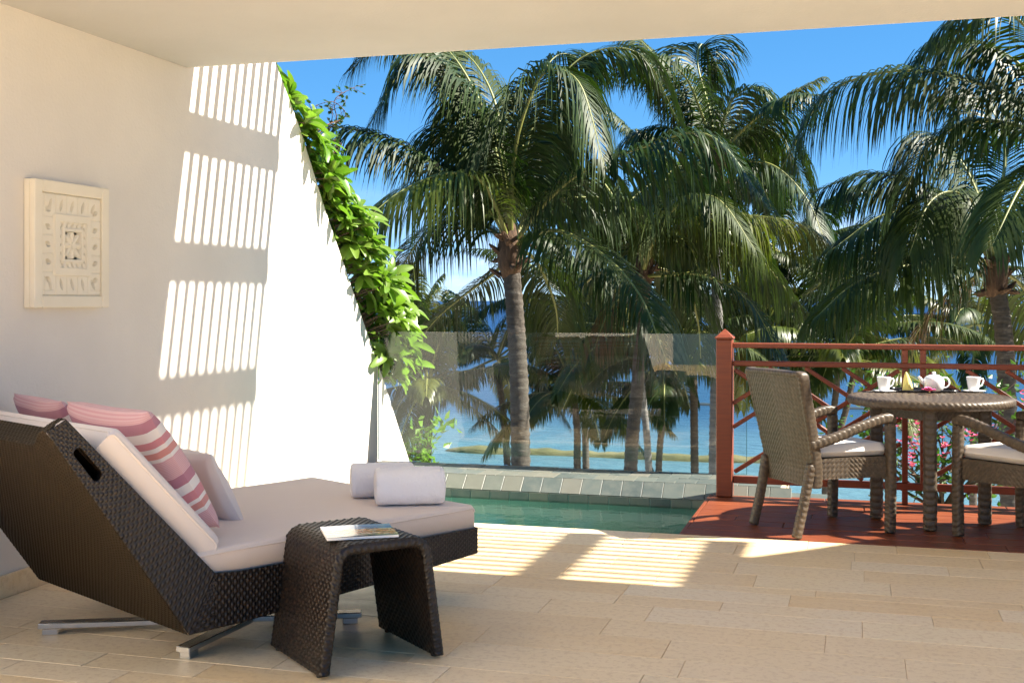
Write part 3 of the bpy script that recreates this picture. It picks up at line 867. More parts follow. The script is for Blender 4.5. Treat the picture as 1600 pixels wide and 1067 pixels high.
def slot(u, v):
    a, b = (u - .80) / .075, (v - .50) / .18
    return (np.maximum(np.abs(a) - .75, 0) * 3.2) ** 2 + b * b < 1
patch('seat_rail', side(0), 1.30, .16, 'wicker_dark', cl, 'plain', .0130, 5, .0046, flip=True)
patch('seat_rail', side(CW), 1.30, .16, 'wicker_dark', cl, 'plain', .0130, 4, .0046)
def corner(w):
    def f(U, V):
        a = np.array([1.30, .0]); s = lerp(1.30, lerp(1.405, 1.30, V), U)
        return L(s, w + 0 * V, lerp(lerp(bot(1.30), .130, U), .330, V))
    return f
patch('seat_rail', corner(0), .06, .2, 'wicker_dark', cl, 'plain', .0130, 5, .0046, flip=True)
patch('back_side', bside(0), .90, .12, 'wicker_dark', cl, 'plain', .0130, 5, .0046, flip=True, hole=slot)
patch('back_side', bside(CW), .90, .12, 'wicker_dark', cl, 'plain', .0130, 4, .0046)
def dip(U):
    e_ = np.clip((np.minimum(U, 1 - U) * CW - .02) / .20, 0, 1); return .085 * e_ * e_ * (3 - 2 * e_)
def rear(U, V): 
    V = V * (1 - dip(U))
    o_ = OUT0[None, None] * (1 - V[..., None]) + OUT1[None, None] * V[..., None]
    return L(o_[..., 0], U * CW, o_[..., 1])
patch('back_panel', rear, CW, .908, 'wicker_brown', cl, 'plain', .0125, 4, .0038, flip=True)
def toprim(U, V):
    k_ = 1 - dip(U); return L(lerp(lerp(1.405, 1.915, k_), lerp(1.30, 1.850, k_), V), U * CW, lerp(lerp(.130, .881, k_), lerp(.330, .918, k_), V) + .004 * np.sin(np.pi * V))
patch('top_rim', toprim, CW, .075, 'wicker_brown', cl, 'plain', .0130, 4, .0045, flip=True)
def footf(U, V): return L(0 * U, U * CW, lerp(.203, .315, V))
patch('foot_rail', footf, CW, .112, 'wicker_dark', cl, 'plain', .0130, 5, .0046)
m = MB()   # under panel, seat deck and inner back panel, inset within the woven skin
m.prism([(.012, .214), (.55, .176), (1.18, .146), (1.395, .142), (1.395, .20), (1.30, .300), (.012, .300)], 1, -.010, -CW + .010)
m.build('seat_deck', 'wicker_brown', cl)
m = MB(); d_ = np.array([1.850 - 1.30, .918 - .33]); n_ = np.array([d_[1], -d_[0]]) / np.linalg.norm(d_)
a_, b_ = np.array([1.315, .30]), np.array([1.800, .836])
m.prism([tuple(a_), tuple(b_), tuple(b_ + n_ * .012), tuple(a_ + n_ * .012)], 1, -.034, -CW + .034); m.build('inner_back', 'wicker_brown', cl)
# slot lining
m = MB(); lin = []
for k in range(20):
    a = 2 * math.pi * k / 20
    u = .80 + .075 * (math.copysign(.75, math.cos(a)) * (abs(math.cos(a)) > .05) + .3 * math.cos(a)); v_ = .50 + .19 * math.sin(a)
    pp = bside(0)(np.array([[u]]), np.array([[v_]]))[0, 0]; lin.append(pp)
vs_ = [tuple(p + np.array([0, .003, 0])) for p in lin] + [tuple(p + np.array([0, -.03, 0])) for p in lin]
fs_ = [(k, (k + 1) % 20, 20 + (k + 1) % 20, 20 + k) for k in range(20)]
MB().add(vs_, fs_).build('handle_slot', 'wicker_dark', cl, True)
# flat chrome cross foot: one long bar, two half bars, a hub
def toloc(p): d = p - PF; return (-d.dot(U3), -d.dot(W3))
def foot_bar(a, b, zt=.047):
    (x0, y0), (x1, y1) = toloc(Vector((*a, 0))), toloc(Vector((*b, 0))); L_ = math.hypot(x1 - x0, y1 - y0)
    M = Matrix.Translation((x0, y0, 0)) @ Matrix.Rotation(math.atan2(y1 - y0, x1 - x0), 4, 'Z')
    f = MB().box((0, -.029, zt - .022), (L_, .029, zt), .003, M).build('foot_bar', 'chrome', cl)
    return f, M, L_
f, M, L_ = foot_bar((-3.07, 3.92), (-1.93, 4.43))
for x_ in (.045, L_ - .045): MB().box((x_ - .03, -.022, 0), (x_ + .03, .022, .0245), .002, M).build('glide', 'chrome', f)
for e_ in ((-2.352, 3.785), (-2.30, 4.74)):
    c_ = Vector((-2.33, 4.255, 0)); ev = Vector((*e_, 0)); c2 = c_ + (ev - c_).normalized() * .036
    f, M, L_ = foot_bar(e_, (c2.x, c2.y)); MB().box((.012, -.022, 0), (.07, .022, .0245), .002, M).build('glide', 'chrome', f)
hx, hy = toloc(Vector((-2.33, 4.255, 0)))
MB().lathe([(.05, .0475), (.05, .20)], 20, (hx, hy, 0)).build('hub', 'chrome', cl)
# mattress: seat slab and back cushion with rounded edges
def slab(name, a, dirv, nrm, length, thick, w0, w1, mat, parent, r=.035, puff=.010, nseg=34, cseg=40, seed=0):
    """soft slab: a = lower start point (s,z), dirv along, nrm up; width w0..w1"""
    n1, n2 = nseg, cseg
    X, Y_ = np.meshgrid(np.linspace(-1, 1, n1), np.linspace(-1, 1, n2), indexing='ij')
    ex = np.sign(X) * (1 - (1 - np.abs(X)) ** 2.4); ey = np.sign(Y_) * (1 - (1 - np.abs(Y_)) ** 2.4)
    dl = (1 - np.abs(ex)) * length / 2; dw = (1 - np.abs(ey)) * (w1 - w0) / 2
    rr = lambda d: np.sqrt(np.maximum(0, r * r - np.maximum(0, r - d) ** 2)) - r
    off = np.maximum(rr(dl) + rr(dw), -thick / 2)
    rngs = np.random.default_rng(seed); wob = np.zeros_like(X)
    for k in range(9):
        fx, fy, ph = rngs.uniform(1, 5), rngs.uniform(1, 5), rngs.uniform(0, 6); wob += np.sin(fx * X + fy * Y_ + ph) / 9
    up = thick + off + puff * (1 - X ** 4) * (1 - Y_ ** 4) + .006 * wob * (1 - X ** 6)
    dn = 0 * off
    S = (ex + 1) / 2 * length; Wd = w0 + (ey + 1) / 2 * (w1 - w0)
    def mk(h):
        s = a[0] + dirv[0] * S + nrm[0] * h; z = a[1] + dirv[1] * S + nrm[1] * h
        return np.stack([s, -Wd, z], -1).reshape(-1, 3)
    N_ = n1 * n2; f = grid_faces(n1 - 1, n2 - 1)
    ring = [i * n2 for i in range(n1)] + [(n1 - 1) * n2 + j for j in range(1, n2)] + [i * n2 + n2 - 1 for i in range(n1 - 2, -1, -1)] + [j for j in range(n2 - 2, 0, -1)]
    sides = np.array([(ring[k], ring[(k + 1) % len(ring)], N_ + ring[(k + 1) % len(ring)], N_ + ring[k]) for k in range(len(ring))])
    F_ = np.concatenate([f, f[:, ::-1] + N_, sides])
    ob = link(name, mesh_np(name, np.concatenate([mk(up), mk(dn)]), F_, mat, True), parent)
    rp = mk(up)[ring]; MB().tube([tuple(p) for p in rp] + [tuple(rp[0])], .0042, 6, False).build('piping', mat, ob, True)
    return ob
slab('mattress', (.006, .306), (1, 0), (0, 1), 1.385, .105, .014, CW - .014, 'mattress_cloth', cl, .015, .005, 60, 60, 1)
dn_ = d_ / np.linalg.norm(d_); nn2 = np.array([-dn_[1], dn_[0]])
slab('back_cushion', tuple(np.array([1.335, .365]) + nn2 * .0), tuple(dn_), tuple(nn2), .60, .105, .020, CW - .020, 'white_cushion_cloth', cl, .022, .010, 44, 54, 2)
def chl(s, w, z): return PF - U3 * s + W3 * w + Vector((0, 0, z))       # chaise place to world

# ---------------- pillows
def pillow(name, size, thick, mat, centre, xdir, ydir, label, group, seed=0, crease=.02):
    n = 36
    X, Y_ = np.meshgrid(np.linspace(-1, 1, n), np.linspace(-1, 1, n), indexing='ij')
    e_ = np.maximum(0, (1 - X ** 2) * (1 - Y_ ** 2)) ** .33
    pin = 1 - .075 * (1 - Y_ ** 2), 1 - .075 * (1 - X ** 2)
    rg = np.random.default_rng(seed); wob = np.zeros_like(X); wob2 = np.zeros_like(X)
    for k in range(7):
        a = rg.uniform(0, 6.28); f_ = rg.uniform(2, 6); ph = rg.uniform(0, 6)
        wob += np.sin(f_ * (X * math.cos(a) + Y_ * math.sin(a)) + ph) / 7; wob2 += np.sin(f_ * (X * math.sin(a) - Y_ * math.cos(a)) + ph * 2) / 7
    # seams pucker towards the corners
    rad = np.maximum(np.abs(X), np.abs(Y_)); puck = np.sin((np.arctan2(Y_, X)) * 14 + seed) * np.clip(rad - .6, 0, 1) * (1 - rad) * .12
    zt = thick * e_ + crease * wob * e_ + puck * thick; zb = -thick * e_ + crease * wob2 * e_ - puck * thick
    px_, py_ = X * pin[0] * size[0] / 2, Y_ * pin[1] * size[1] / 2
    xd, yd = Vector(xdir).normalized(), Vector(ydir).normalized(); zd = xd.cross(yd)
    M = np.array([xd, yd, zd])
    a = np.stack([px_, py_, zt], -1).reshape(-1, 3) @ M; b = np.stack([px_, py_, zb], -1).reshape(-1, 3) @ M
    f = grid_faces(n - 1, n - 1); F_ = np.concatenate([f, f[:, ::-1] + n * n])
    uv = np.stack([(X + 1) / 2, (Y_ + 1) / 2], -1).reshape(-1, 2)
    o = link(name, mesh_np(name, np.concatenate([a, b]), F_, mat, True, np.concatenate([uv, uv])))
    o.location = centre
    return tag(o, label, 'pillow', group)
# near striped pillow: its near edge runs from the seat up to the top corner as seen in the photograph
wn_ = .17
Pb = onplane(340, 822, chl(0, wn_, 0), W3); Pt = onplane(230, 645, chl(0, wn_, 0), W3)
ydir = (Pt - Pb); ph_ = ydir.length
print('pillow height', ph_, 'seat z', Pb.z, 's', -(Pb - PF).dot(U3), -(Pt - PF).dot(U3), Pt.z)
cen = (Pb + Pt) / 2 + W3 * .31
pillow('striped_pillow', (.64, ph_ * 1.02), .085, 'striped_cloth', cen, W3, ydir, 'pink and white striped pillow nearest the camera on the chaise', 'striped pillows', 3)
cen2 = cen + W3 * .66 + U3 * .02 + Vector((0, 0, .012))
pillow('striped_pillow', (.56, .50), .062, 'striped_cloth', cen2, W3 + U3 * .08, ydir, 'pink striped pillow at the far left, half hidden by the other striped pillow', 'striped pillows', 8)
wn3 = .42
Pb3 = onplane(379, 820, chl(0, wn3, 0), W3); Pt3 = onplane(326, 710, chl(0, wn3, 0), W3)
print('white pillow', (Pt3 - Pb3).length, Pb3.z, Pt3.z)
y3 = Pt3 - Pb3
pillow('white_pillow', (.42, y3.length * 1.02), .06, 'white_cushion_cloth', (Pb3 + Pt3) / 2 + W3 * .2, W3, y3, 'plain white pillow in front of the striped pillow', None, 5)

# ---------------- rolled towels
def towel(px0, px1, ptop, pbot, zs, label, seed, back=0):
    c = onz((px0 + px1) / 2, pbot, zs); d = (Vector((c.x, c.y, 0))).dot(Vector((FW[0], FW[1], 0)))
    wid = (px1 - px0) / FPX * d; hh = (pbot - ptop) / FPX * d
    ax = Vector((RT[0], RT[1], 0)); ax = (ax * .985 + Vector((FW[0], FW[1], 0)) * .17).normalized()
    nx, na = 110, 132; ry, rz = hh * .56, hh * .47; vs_ = []
    rg = random.Random(seed)
    for i in range(nx + 1):
        t_ = i / nx; x = (t_ - .5) * wid; e_ = min(1, .90 + .10 * min(1, min(t_, 1 - t_) * 16) ** .5)
        for k in range(na):
            a = 2 * math.pi * k / na
            ca, sa = math.cos(a), math.sin(a)
            r_ = e_ * (1 + .020 * mnoise.noise(Vector((x * 30, ca * 3, sa * 3 + seed))) + .020 * mnoise.noise(Vector((x * 170, ca * 13, sa * 13 + seed))))
            yy_, zz_ = ry * math.copysign(abs(ca) ** .72, ca) * r_, rz * math.copysign(abs(sa) ** .72, sa) * r_
            if k in (28, 29, 30): zz_ -= .005
            vs_.append((x, yy_, zz_ + rz))
    F_ = [tuple(f) for f in grid_faces(nx, na, wrap=True)]
    # spiral end: inset rings
    for end in (0, nx):
        base = end * na; prev = [base + k for k in range(na)]; sgn = -1 if end == 0 else 1
        x = (-.5 if end == 0 else .5) * wid
        for j in range(1, 7):
            s_ = .9 * (1 - j / 7); cur = []
            for k in range(na):
                a = 2 * math.pi * k / na; st = s_ - .12 * (k / na) * .9
                cur.append(len(vs_)); vs_.append((x + sgn * (.004 if j % 2 else -.006), ry * math.cos(a) * max(st, .02), rz * math.sin(a) * max(st, .02) + rz))
            for k in range(na):
                k2 = (k + 1) % na; q4 = (prev[k], prev[k2], cur[k2], cur[k]); F_.append(q4 if end else q4[::-1])
            prev = cur
        F_.append(tuple(prev) if end else tuple(prev[::-1]))
    o = link('rolled_towel', mesh_np('rolled_towel', vs_, F_, 'terry', True))
    o.location = c + Vector((FW[0], FW[1], 0)) * (ry * .8 + back); o.location.z = zs - .003
    o.rotation_euler = (0, 0, math.atan2(ax.y, ax.x))
    return tag(o, label, 'towel', 'rolled white towels')
towel(584, 691, 729, 790, .421, 'white rolled towel in front, near the foot of the chaise', 1)
towel(541, 640, 727, 784, .421, 'white rolled towel lying behind the other towel', 2, .10)

# ---------------- woven side table
ts_ = onz(500, 1063, 0)
st = thing('side_table', 'dark brown woven arched side table beside the chaise', 'side table', (0, 0, 0))
A0, C0 = onz(500, 1063, 0), onz(693, 1027, 0)
sx_ = (C0 - A0); span = sx_.length; sx_.normalize(); sw = Vector((-sx_.y, sx_.x, 0))
st.location = A0; st.rotation_euler.z = math.atan2(sx_.y, sx_.x)
print('side table span', span)
SWD, SH, INS, RC = .455, .452, .055, .075
pr_ = []
def arc(cx_, cz_, r, a0, a1, n=10): return [(cx_ + r * math.cos(a), cz_ + r * math.sin(a)) for a in np.linspace(a0, a1, n)]
outer = [(0, .012)] + arc(INS + RC - .004, SH - RC, RC, math.pi - .10, math.pi / 2) + arc(span - INS - RC + .004, SH - RC, RC, math.pi / 2, .10) + [(span, .012)]
TK = .034
inner = [(TK, .012)] + arc(INS + RC - .004, SH - RC, RC - TK, math.pi - .10, math.pi / 2) + arc(span - INS - RC + .004, SH - RC, RC - TK, math.pi / 2, .10) + [(span - TK, .012)]
def along(path):
    P = np.array(path); d = np.concatenate([[0], np.cumsum(np.linalg.norm(np.diff(P, axis=0), axis=1))]); return P, d
def skin(path):
    P, d = along(path)
    def f(U, V):
        x = np.interp(U * d[-1], d, P[:, 0]); z = np.interp(U * d[-1], d, P[:, 1])
        return np.stack([x, V * SWD, z], -1)
    return f, d[-1]
f_, ln = skin(outer); patch('outer_skin', f_, ln, SWD, 'wicker_dark', st, 'plain', .0155, 5, .0052, flip=False)
f_, ln2 = skin(inner); patch('inner_skin', f_, ln2, SWD, 'wicker_dark', st, 'plain', .0155, 4, .0052, flip=True)
def face(yv):
    Po, do = along(outer); Pi, di = along(inner)
    def f(U, V):
        xo, zo = np.interp(U * do[-1], do, Po[:, 0]), np.interp(U * do[-1], do, Po[:, 1]); xi, zi = np.interp(U * di[-1], di, Pi[:, 0]), np.interp(U * di[-1], di, Pi[:, 1])
        return np.stack([lerp(xo, xi, V), yv + 0 * V + (.006 * np.sin(np.pi * V)) * (-1 if yv < .1 else 1), lerp(zo, zi, V)], -1)
    return f
patch('edge_band', face(0), ln, .034, 'wicker_dark', st, 'plain', .0140, 5, .0045, flip=True)
patch('edge_band', face(SWD), ln, .034, 'wicker_dark', st, 'plain', .0140, 5, .0045)
for xq in (TK / 2, span - TK / 2):
    for yq in (.04, SWD - .04): MB().lathe([(.012, 0), (.013, .003), (.013, .014)], 12, (xq, yq, 0)).build('foot', 'black_plastic', st)
    MB().box((xq - .014, .006, .0135), (xq + .014, SWD - .006, .02)).build('bottom_band', 'wicker_dark', st)

# ---------------- magazine
mg = thing('magazine', 'glossy travel magazine with a coastal town on its cover', 'magazine', (0, 0, 0))
q0, q1, q2, q3 = onz(511, 844, SH + .006), onz(623, 838, SH + .006), onz(606, 818, SH + .006), onz(498, 822, SH + .006)
ux = (q1 - q0); uy = Vector((-ux.y, ux.x, 0)).normalized(); mw = ux.length; ux.normalize(); mh = .215
mg.location = (q0.x, q0.y, SH + .0045); mg.rotation_euler.z = math.atan2(ux.y, ux.x)
MB().box((0, 0, 0), (mw, mh, .009), 0).build('pages', 'white_paper', mg)
n = 14; U, V = np.meshgrid(np.linspace(0, 1, n), np.linspace(0, 1, n), indexing='ij')
P = np.stack([U * (mw + .002) - .001, V * (mh + .002) - .001, .0098 + .003 * np.sin(np.pi * U) ** 2 * (1 - V * .5)], -1)
link('cover', mesh_np('cover', P.reshape(-1, 3), grid_faces(n - 1, n - 1)[:, ::-1].copy(), 'magazine_print', True, np.stack([U, V], -1).reshape(-1, 2)), mg)

# ---------------- carved wall panel
YA0, YA1, ZA0, ZA1 = 4.49, 5.04, 1.268, 1.850
ap = thing('carved_panel', 'square carved cream stone relief hanging on the shaded wall', 'wall panel', (XW, (YA0 + YA1) / 2, (ZA0 + ZA1) / 2))
ap.scale = (.62, 1, 1)
hw, hh = (YA1 - YA0) / 2, (ZA1 - ZA0) / 2
m = MB(); T0, T1 = .002, .098; fwid = .055
m.box((T0, -hw, -hh), (.050, hw, hh), .004); m.build('back_slab', 'carved_stone', ap)
m = MB()
m.box((.0505, -hw, -hh), (T1, -hw + fwid, hh), .005); m.box((.0505, hw - fwid, -hh), (T1, hw, hh), .005)
m.box((.0505, -hw + fwid + .0005, -hh), (T1 - .001, hw - fwid - .0005, -hh + fwid), .005); m.box((.0505, -hw + fwid + .0005, hh - fwid), (T1 - .001, hw - fwid - .0005, hh), .005)
m.build('border', 'carved_stone', ap)
n = 190; U, V = np.meshgrid(np.linspace(-1, 1, n), np.linspace(-1, 1, n), indexing='ij')   # carved field as a height field
r = np.maximum(np.abs(U), np.abs(V))
h = np.where(r < .60, .098, np.where(r < .98, .082, .07))
h = np.where(r < .46, .084, h); h = np.where(r < .34, .096, h); h = np.where(r < .27, .074, h)
def leafslot(cu, cv, ang, ln_, wd, depth=.044):
    global h
    c_, s_ = math.cos(ang), math.sin(ang); a = (U - cu) * c_ + (V - cv) * s_; b = -(U - cu) * s_ + (V - cv) * c_
    ins = (np.abs(b) < wd * np.maximum(0, 1 - (a / ln_) ** 2)) & (np.abs(a) < ln_)
    h = np.where(ins, depth, h)
for k in range(5):
    c = -.72 + .36 * k
    for s in (-1, 1):
        leafslot(c, s * .78, R_(90) - s * R_(18) * (1 if k != 4 else 2), .13, .045); leafslot(s * .79, c * .95, R_(0 + s * 15), .10, .05)
        leafslot(c * .46, s * .40, R_(90 - 40 * s), .06, .028, .055); leafslot(s * .40, c * .46, R_(-40 * s + 180), .05, .024, .055)
for k in range(5):    # grooves between the outer leaves
    g = -.9 + .36 * k + .0
    h = np.where((np.abs(U - g) < .010) & (np.abs(V) > .62), h - .006, h); h = np.where((np.abs(V - g) < .010) & (np.abs(U) > .62), h - .006, h)
ang = np.arctan2(V, U); rr_ = np.hypot(U, V)
pet = np.abs(np.cos(2 * ang)) ** .7; pet8 = np.abs(np.cos(4 * ang))
flower = (r < .265) & (rr_ < .30 * (.42 + .58 * pet8 ** .8))
h = np.where(r < .27, .050, h); h = np.where(flower, .082 + .012 * (1 - np.abs(np.sin(4 * ang))), h); h = np.where(rr_ < .06, .10, h)
fy, fz = hw - fwid - .001, hh - fwid - .001
P = np.stack([h, U * fy, V * fz], -1).reshape(-1, 3)
link('carved_field', mesh_np('carved_field', P, grid_faces(n - 1, n - 1), 'carved_stone', False), ap)

# ================================================================== PLANTS
def bez(pts, n):
    """smooth curve through control points"""
    pts = [np.array(p, float) for p in pts]
    Q = [2 * pts[0] - pts[1]] + pts + [2 * pts[-1] - pts[-2]]
    seg = len(pts) - 1; out = []
    for i in range(n):
        g = i / (n - 1) * seg; k = min(int(g), seg - 1); t_ = g - k
        a, b, c, d = Q[k:k + 4]
        out.append(.5 * ((2 * b) + (c - a) * t_ + (2 * a - 5 * b + 4 * c - d) * t_ ** 2 + (3 * b - a - 3 * c + d) * t_ ** 3))
    out = np.array(out); s = np.concatenate([[0], np.cumsum(np.linalg.norm(np.diff(out, axis=0), axis=1))])
    t_ = np.linspace(0, s[-1], n)
    return np.stack([np.interp(t_, s, out[:, j]) for j in range(3)], 1), s[-1]

def frond_mesh(pts, leaf=.85, width=.026, dens=.0195, droop=1.0, seed=0, mat='palm_leaf', bare=.14, rbase=.035, thin=0.0):
    """a coconut frond: tapering midrib with two rows of narrow hanging leaflets"""
    rg = np.random.default_rng(seed)
    n = 40; P, Lt = bez(pts, n)
    T = np.gradient(P, axis=0); T /= np.linalg.norm(T, axis=1, keepdims=True)
    up = np.array([0, 0, 1.])
    S = np.cross(T, up); S /= np.maximum(np.linalg.norm(S, axis=1, keepdims=True), 1e-6)
    for i in range(1, n):
        if np.dot(S[i], S[i - 1]) < 0: S[i] = -S[i]
    for _ in range(4): S[1:-1] = (S[:-2] + S[1:-1] * 2 + S[2:]) / 4
    S /= np.linalg.norm(S, axis=1, keepdims=True); Nn = np.cross(S, T)
    V_, F_, MI = [], [], []
    rad = rbase * (1 - np.linspace(0, 1, n) * .88); k6 = 5
    for i in range(n):
        for k in range(k6):
            a = 2 * np.pi * k / k6; V_.append(P[i] + (S[i] * np.cos(a) * 1.15 + Nn[i] * np.sin(a) * .8) * rad[i])
    for i in range(n - 1):
        for k in range(k6):
            F_.append((i * k6 + k, i * k6 + (k + 1) % k6, (i + 1) * k6 + (k + 1) % k6, (i + 1) * k6 + k)); MI.append(1)
    m = int(Lt * (1 - bare) / dens)
    tt = np.clip(bare + (1 - bare) * (np.arange(m) + rg.uniform(-.3, .3, m)) / m, 0, .999)
    tt = np.concatenate([tt, tt]); sg = np.concatenate([np.ones(m), -np.ones(m)])
    kp = rg.random(2 * m) > .03 + thin; tt, sg = tt[kp], sg[kp]; K = len(tt)
    g = tt * (n - 1); ii = g.astype(int); fr_ = (g - ii)[:, None]
    at = lambda A_: A_[ii] * (1 - fr_) + A_[ii + 1] * fr_
    p_, tg, sd, nm = at(P), at(T), at(S), at(Nn)
    q_ = (tt - bare) / (1 - bare)
    ll = leaf * np.minimum(1, .45 + q_ * 3.2) * (1 - .62 * np.maximum(0, (q_ - .55) / .45) ** 1.5) * rg.uniform(.80, 1.08, K)
    ww = width * rg.uniform(.8, 1.15, K) * np.where(q_ < .85, 1, .7)
    d = sd * (sg * (.80 - .20 * q_))[:, None] + tg * (.35 + .70 * q_ ** 2 + rg.uniform(-.12, .12, K))[:, None] + nm * (-.04 + .25 * q_ ** 3 + rg.uniform(-.12, .12, K))[:, None]
    nrmz = lambda A_: A_ / np.maximum(np.linalg.norm(A_, axis=1, keepdims=True), 1e-6)
    d = nrmz(d); pos = p_ + sd * (sg * rad[ii] * .8)[:, None]; dr = droop * rg.uniform(.8, 1.3, K)
    ns = 5; rows = []
    prof = [.45, 1.0, 1.0, .9, .6, .06]
    for a in range(ns + 1):
        wd = nrmz(nrmz(np.cross(d, nm + up * .2)) * .8 + tg * .45)
        wv = (ww * prof[a] / 2)[:, None]
        rows.append(pos - wd * wv); rows.append(pos + wd * wv)
        pos = pos + d * (ll / ns)[:, None]
        d = d + np.stack([rg.uniform(-.05, .05, K), rg.uniform(-.05, .05, K), -(.26 + .30 * a / ns) * dr], 1); d = nrmz(d)
    lv_ = np.stack(rows, 1).reshape(-1, 3); k0 = len(V_)
    base_ = k0 + np.arange(K)[:, None] * (2 * ns + 2) + 2 * np.arange(ns)[None, :]
    lf_ = np.stack([base_, base_ + 1, base_ + 3, base_ + 2], -1).reshape(-1, 4)
    V_ = np.concatenate([np.array(V_), lv_]); F_ = np.concatenate([np.array(F_), lf_]); MI = MI + [0] * len(lf_)
    me = mesh_np('frond', np.array(V_), np.array(F_, dtype=np.int32), mat)
    me.materials.append(MATS['palm_rachis']); me.polygons.foreach_set('material_index', np.array(MI, dtype=np.int32))
    return me

def trunk(parent, pts, r0, r1, mat, ringh=.11, bulge=True):
    n = max(30, int(sum((Vector(pts[i + 1]) - Vector(pts[i])).length for i in range(len(pts) - 1)) / (ringh / 3)))
    P, Lt = bez(pts, n); V_, F_ = [], []; k_ = 14
    for i in range(n):
        t_ = i / (n - 1); r = r0 * (1 - t_) + r1 * t_ + (r0 * .35 * max(0, 1 - t_ * 9) if bulge else 0)
        ph = (i % 3) / 3
        r *= 1 + (.06 if i % 3 == 0 else (-.035 if i % 3 == 2 else .01))
        for k in range(k_):
            a = 2 * math.pi * k / k_; rr = r * (1 + .05 * mnoise.noise(Vector((math.cos(a) * 2, math.sin(a) * 2, i * .35))))
            V_.append((P[i][0] + rr * math.cos(a), P[i][1] + rr * math.sin(a), P[i][2] + .02 * mnoise.noise(Vector((a, i, 0)))))
    for i in range(n - 1):
        for k in range(k_): F_.append((i * k_ + k, i * k_ + (k + 1) % k_, (i + 1) * k_ + (k + 1) % k_, (i + 1) * k_ + k))
    return link('trunk', mesh_np('trunk', V_, F_, mat, True), parent)

def crown_sheath(parent, r, seed):
    rg = random.Random(seed); m = MB()
    m.lathe([(r * .85, -.36), (r * 1.2, -.22), (r * 1.35, -.05), (r * 1.1, .12), (r * .6, .28), (0, .36)], 16)
    ob = m.build('fibre_sheath', 'palm_fibre', parent, True)
    for i, v in enumerate(ob.data.vertices): v.co *= 1 + .16 * mnoise.noise(v.co * 9)
    m = MB()
    for k in range(16):
        a = k * 2.4; e_ = rg.uniform(-.5, .9); d = Vector((math.cos(a) * math.cos(e_), math.sin(a) * math.cos(e_), math.sin(e_)))
        p = Vector((math.cos(a) * r, math.sin(a) * r, rg.uniform(-.35, .15)))
        m.tube([p, p + d * .12, p + d * rg.uniform(.12, .24)], [.045, .03, .012], 6)
    m.build('leaf_boots', 'palm_fibre', parent)

def free_frond(az, el, Ln, sag, rg):
    """frond leaving the crown at azimuth az and elevation el, bending down under its weight"""
    pts = []; d = Vector((math.cos(az) * math.cos(el), math.sin(az) * math.cos(el), math.sin(el))); p = Vector((0, 0, 0))
    for i in range(6):
        pts.append(p.copy()); p = p + d * (Ln / 5); d = (d + Vector((0, 0, -sag * (.25 + .13 * i)))).normalized()
    return pts

def palm(label, crown_px, d, base_px, trunk_r, trunk_mat='palm_trunk', fronds=(), extra=0, Ln=3.8, leaf=.85, seed=1, mats=('palm_leaf',), els=(-25, 75), group='coconut palms between terrace and sea', zbase=-4.6, sheath=True, azr=None, bend=0.0, width=.026, dk=1.55):
    cw = dep(*crown_px, d)
    root = thing('palm_tree', label, 'palm tree', (0, 0, 0), 0, group)
    b = dep(base_px[0], base_px[1], d + bend)
    # run the trunk on down to the sand below the visible stretch
    dirn = (b - cw); sl = dirn / max(abs(dirn.z), .3)
    base = b + Vector((sl.x, sl.y, 0)) * .35 * (b.z - zbase); base.z = zbase
    root.location = base
    rel = lambda v: v - base
    trunk(root, [rel(base), rel(b), rel((b + cw) / 2 + Vector((.03, 0, 0))), rel(cw - Vector((0, 0, .15)))], trunk_r * 1.12, trunk_r * .86, trunk_mat)
    if sheath:
        e_ = link('crown_heart', None, root); e_.location = rel(cw)
        crown_sheath(e_, trunk_r * 1.0, seed)
        # a sheath is one level deeper than the palm: keep it at thing > part by joining under the root
        for c_ in list(e_.children): c_.parent = root; c_.location = Vector(c_.location) + rel(cw)
        bpy.data.objects.remove(e_)
    rg = random.Random(seed)
    i = 0
    for f in fronds:
        pts_px, dd = f[0], f[1]; kw = f[2] if len(f) > 2 else {}
        pts = [cw]
        for j, (x, y) in enumerate(pts_px):
            t_ = (j + 1) / len(pts_px); pts.append(dep(x, y, d + dd * t_))
        me = frond_mesh([tuple(p - cw) for p in pts], seed=seed * 100 + i, **{**dict(width=width, mat=mats[i % len(mats)]), **kw, 'leaf': kw.get('leaf', leaf) * 1.32, 'droop': kw.get('droop', 1.1) * dk})
        o = link('frond', me, root); o.location = rel(cw); i += 1
    for k in range(extra):
        az = k * 2.399 + rg.uniform(-.3, .3) + seed if azr is None else rg.uniform(*azr)
        t_ = (k + .5) / extra; el = R_(els[1] + (els[0] - els[1]) * t_ + rg.uniform(-8, 8))
        pts = free_frond(az, el, Ln * rg.uniform(.85, 1.1), .34 + .16 * t_, rg)
        me = frond_mesh([tuple(p) for p in pts], leaf=leaf, width=width, seed=seed * 100 + 50 + k, mat=mats[k % len(mats)], droop=(.9 + .3 * rg.random()) * dk)
        o = link('frond', me, root); o.location = rel(cw)
    return root

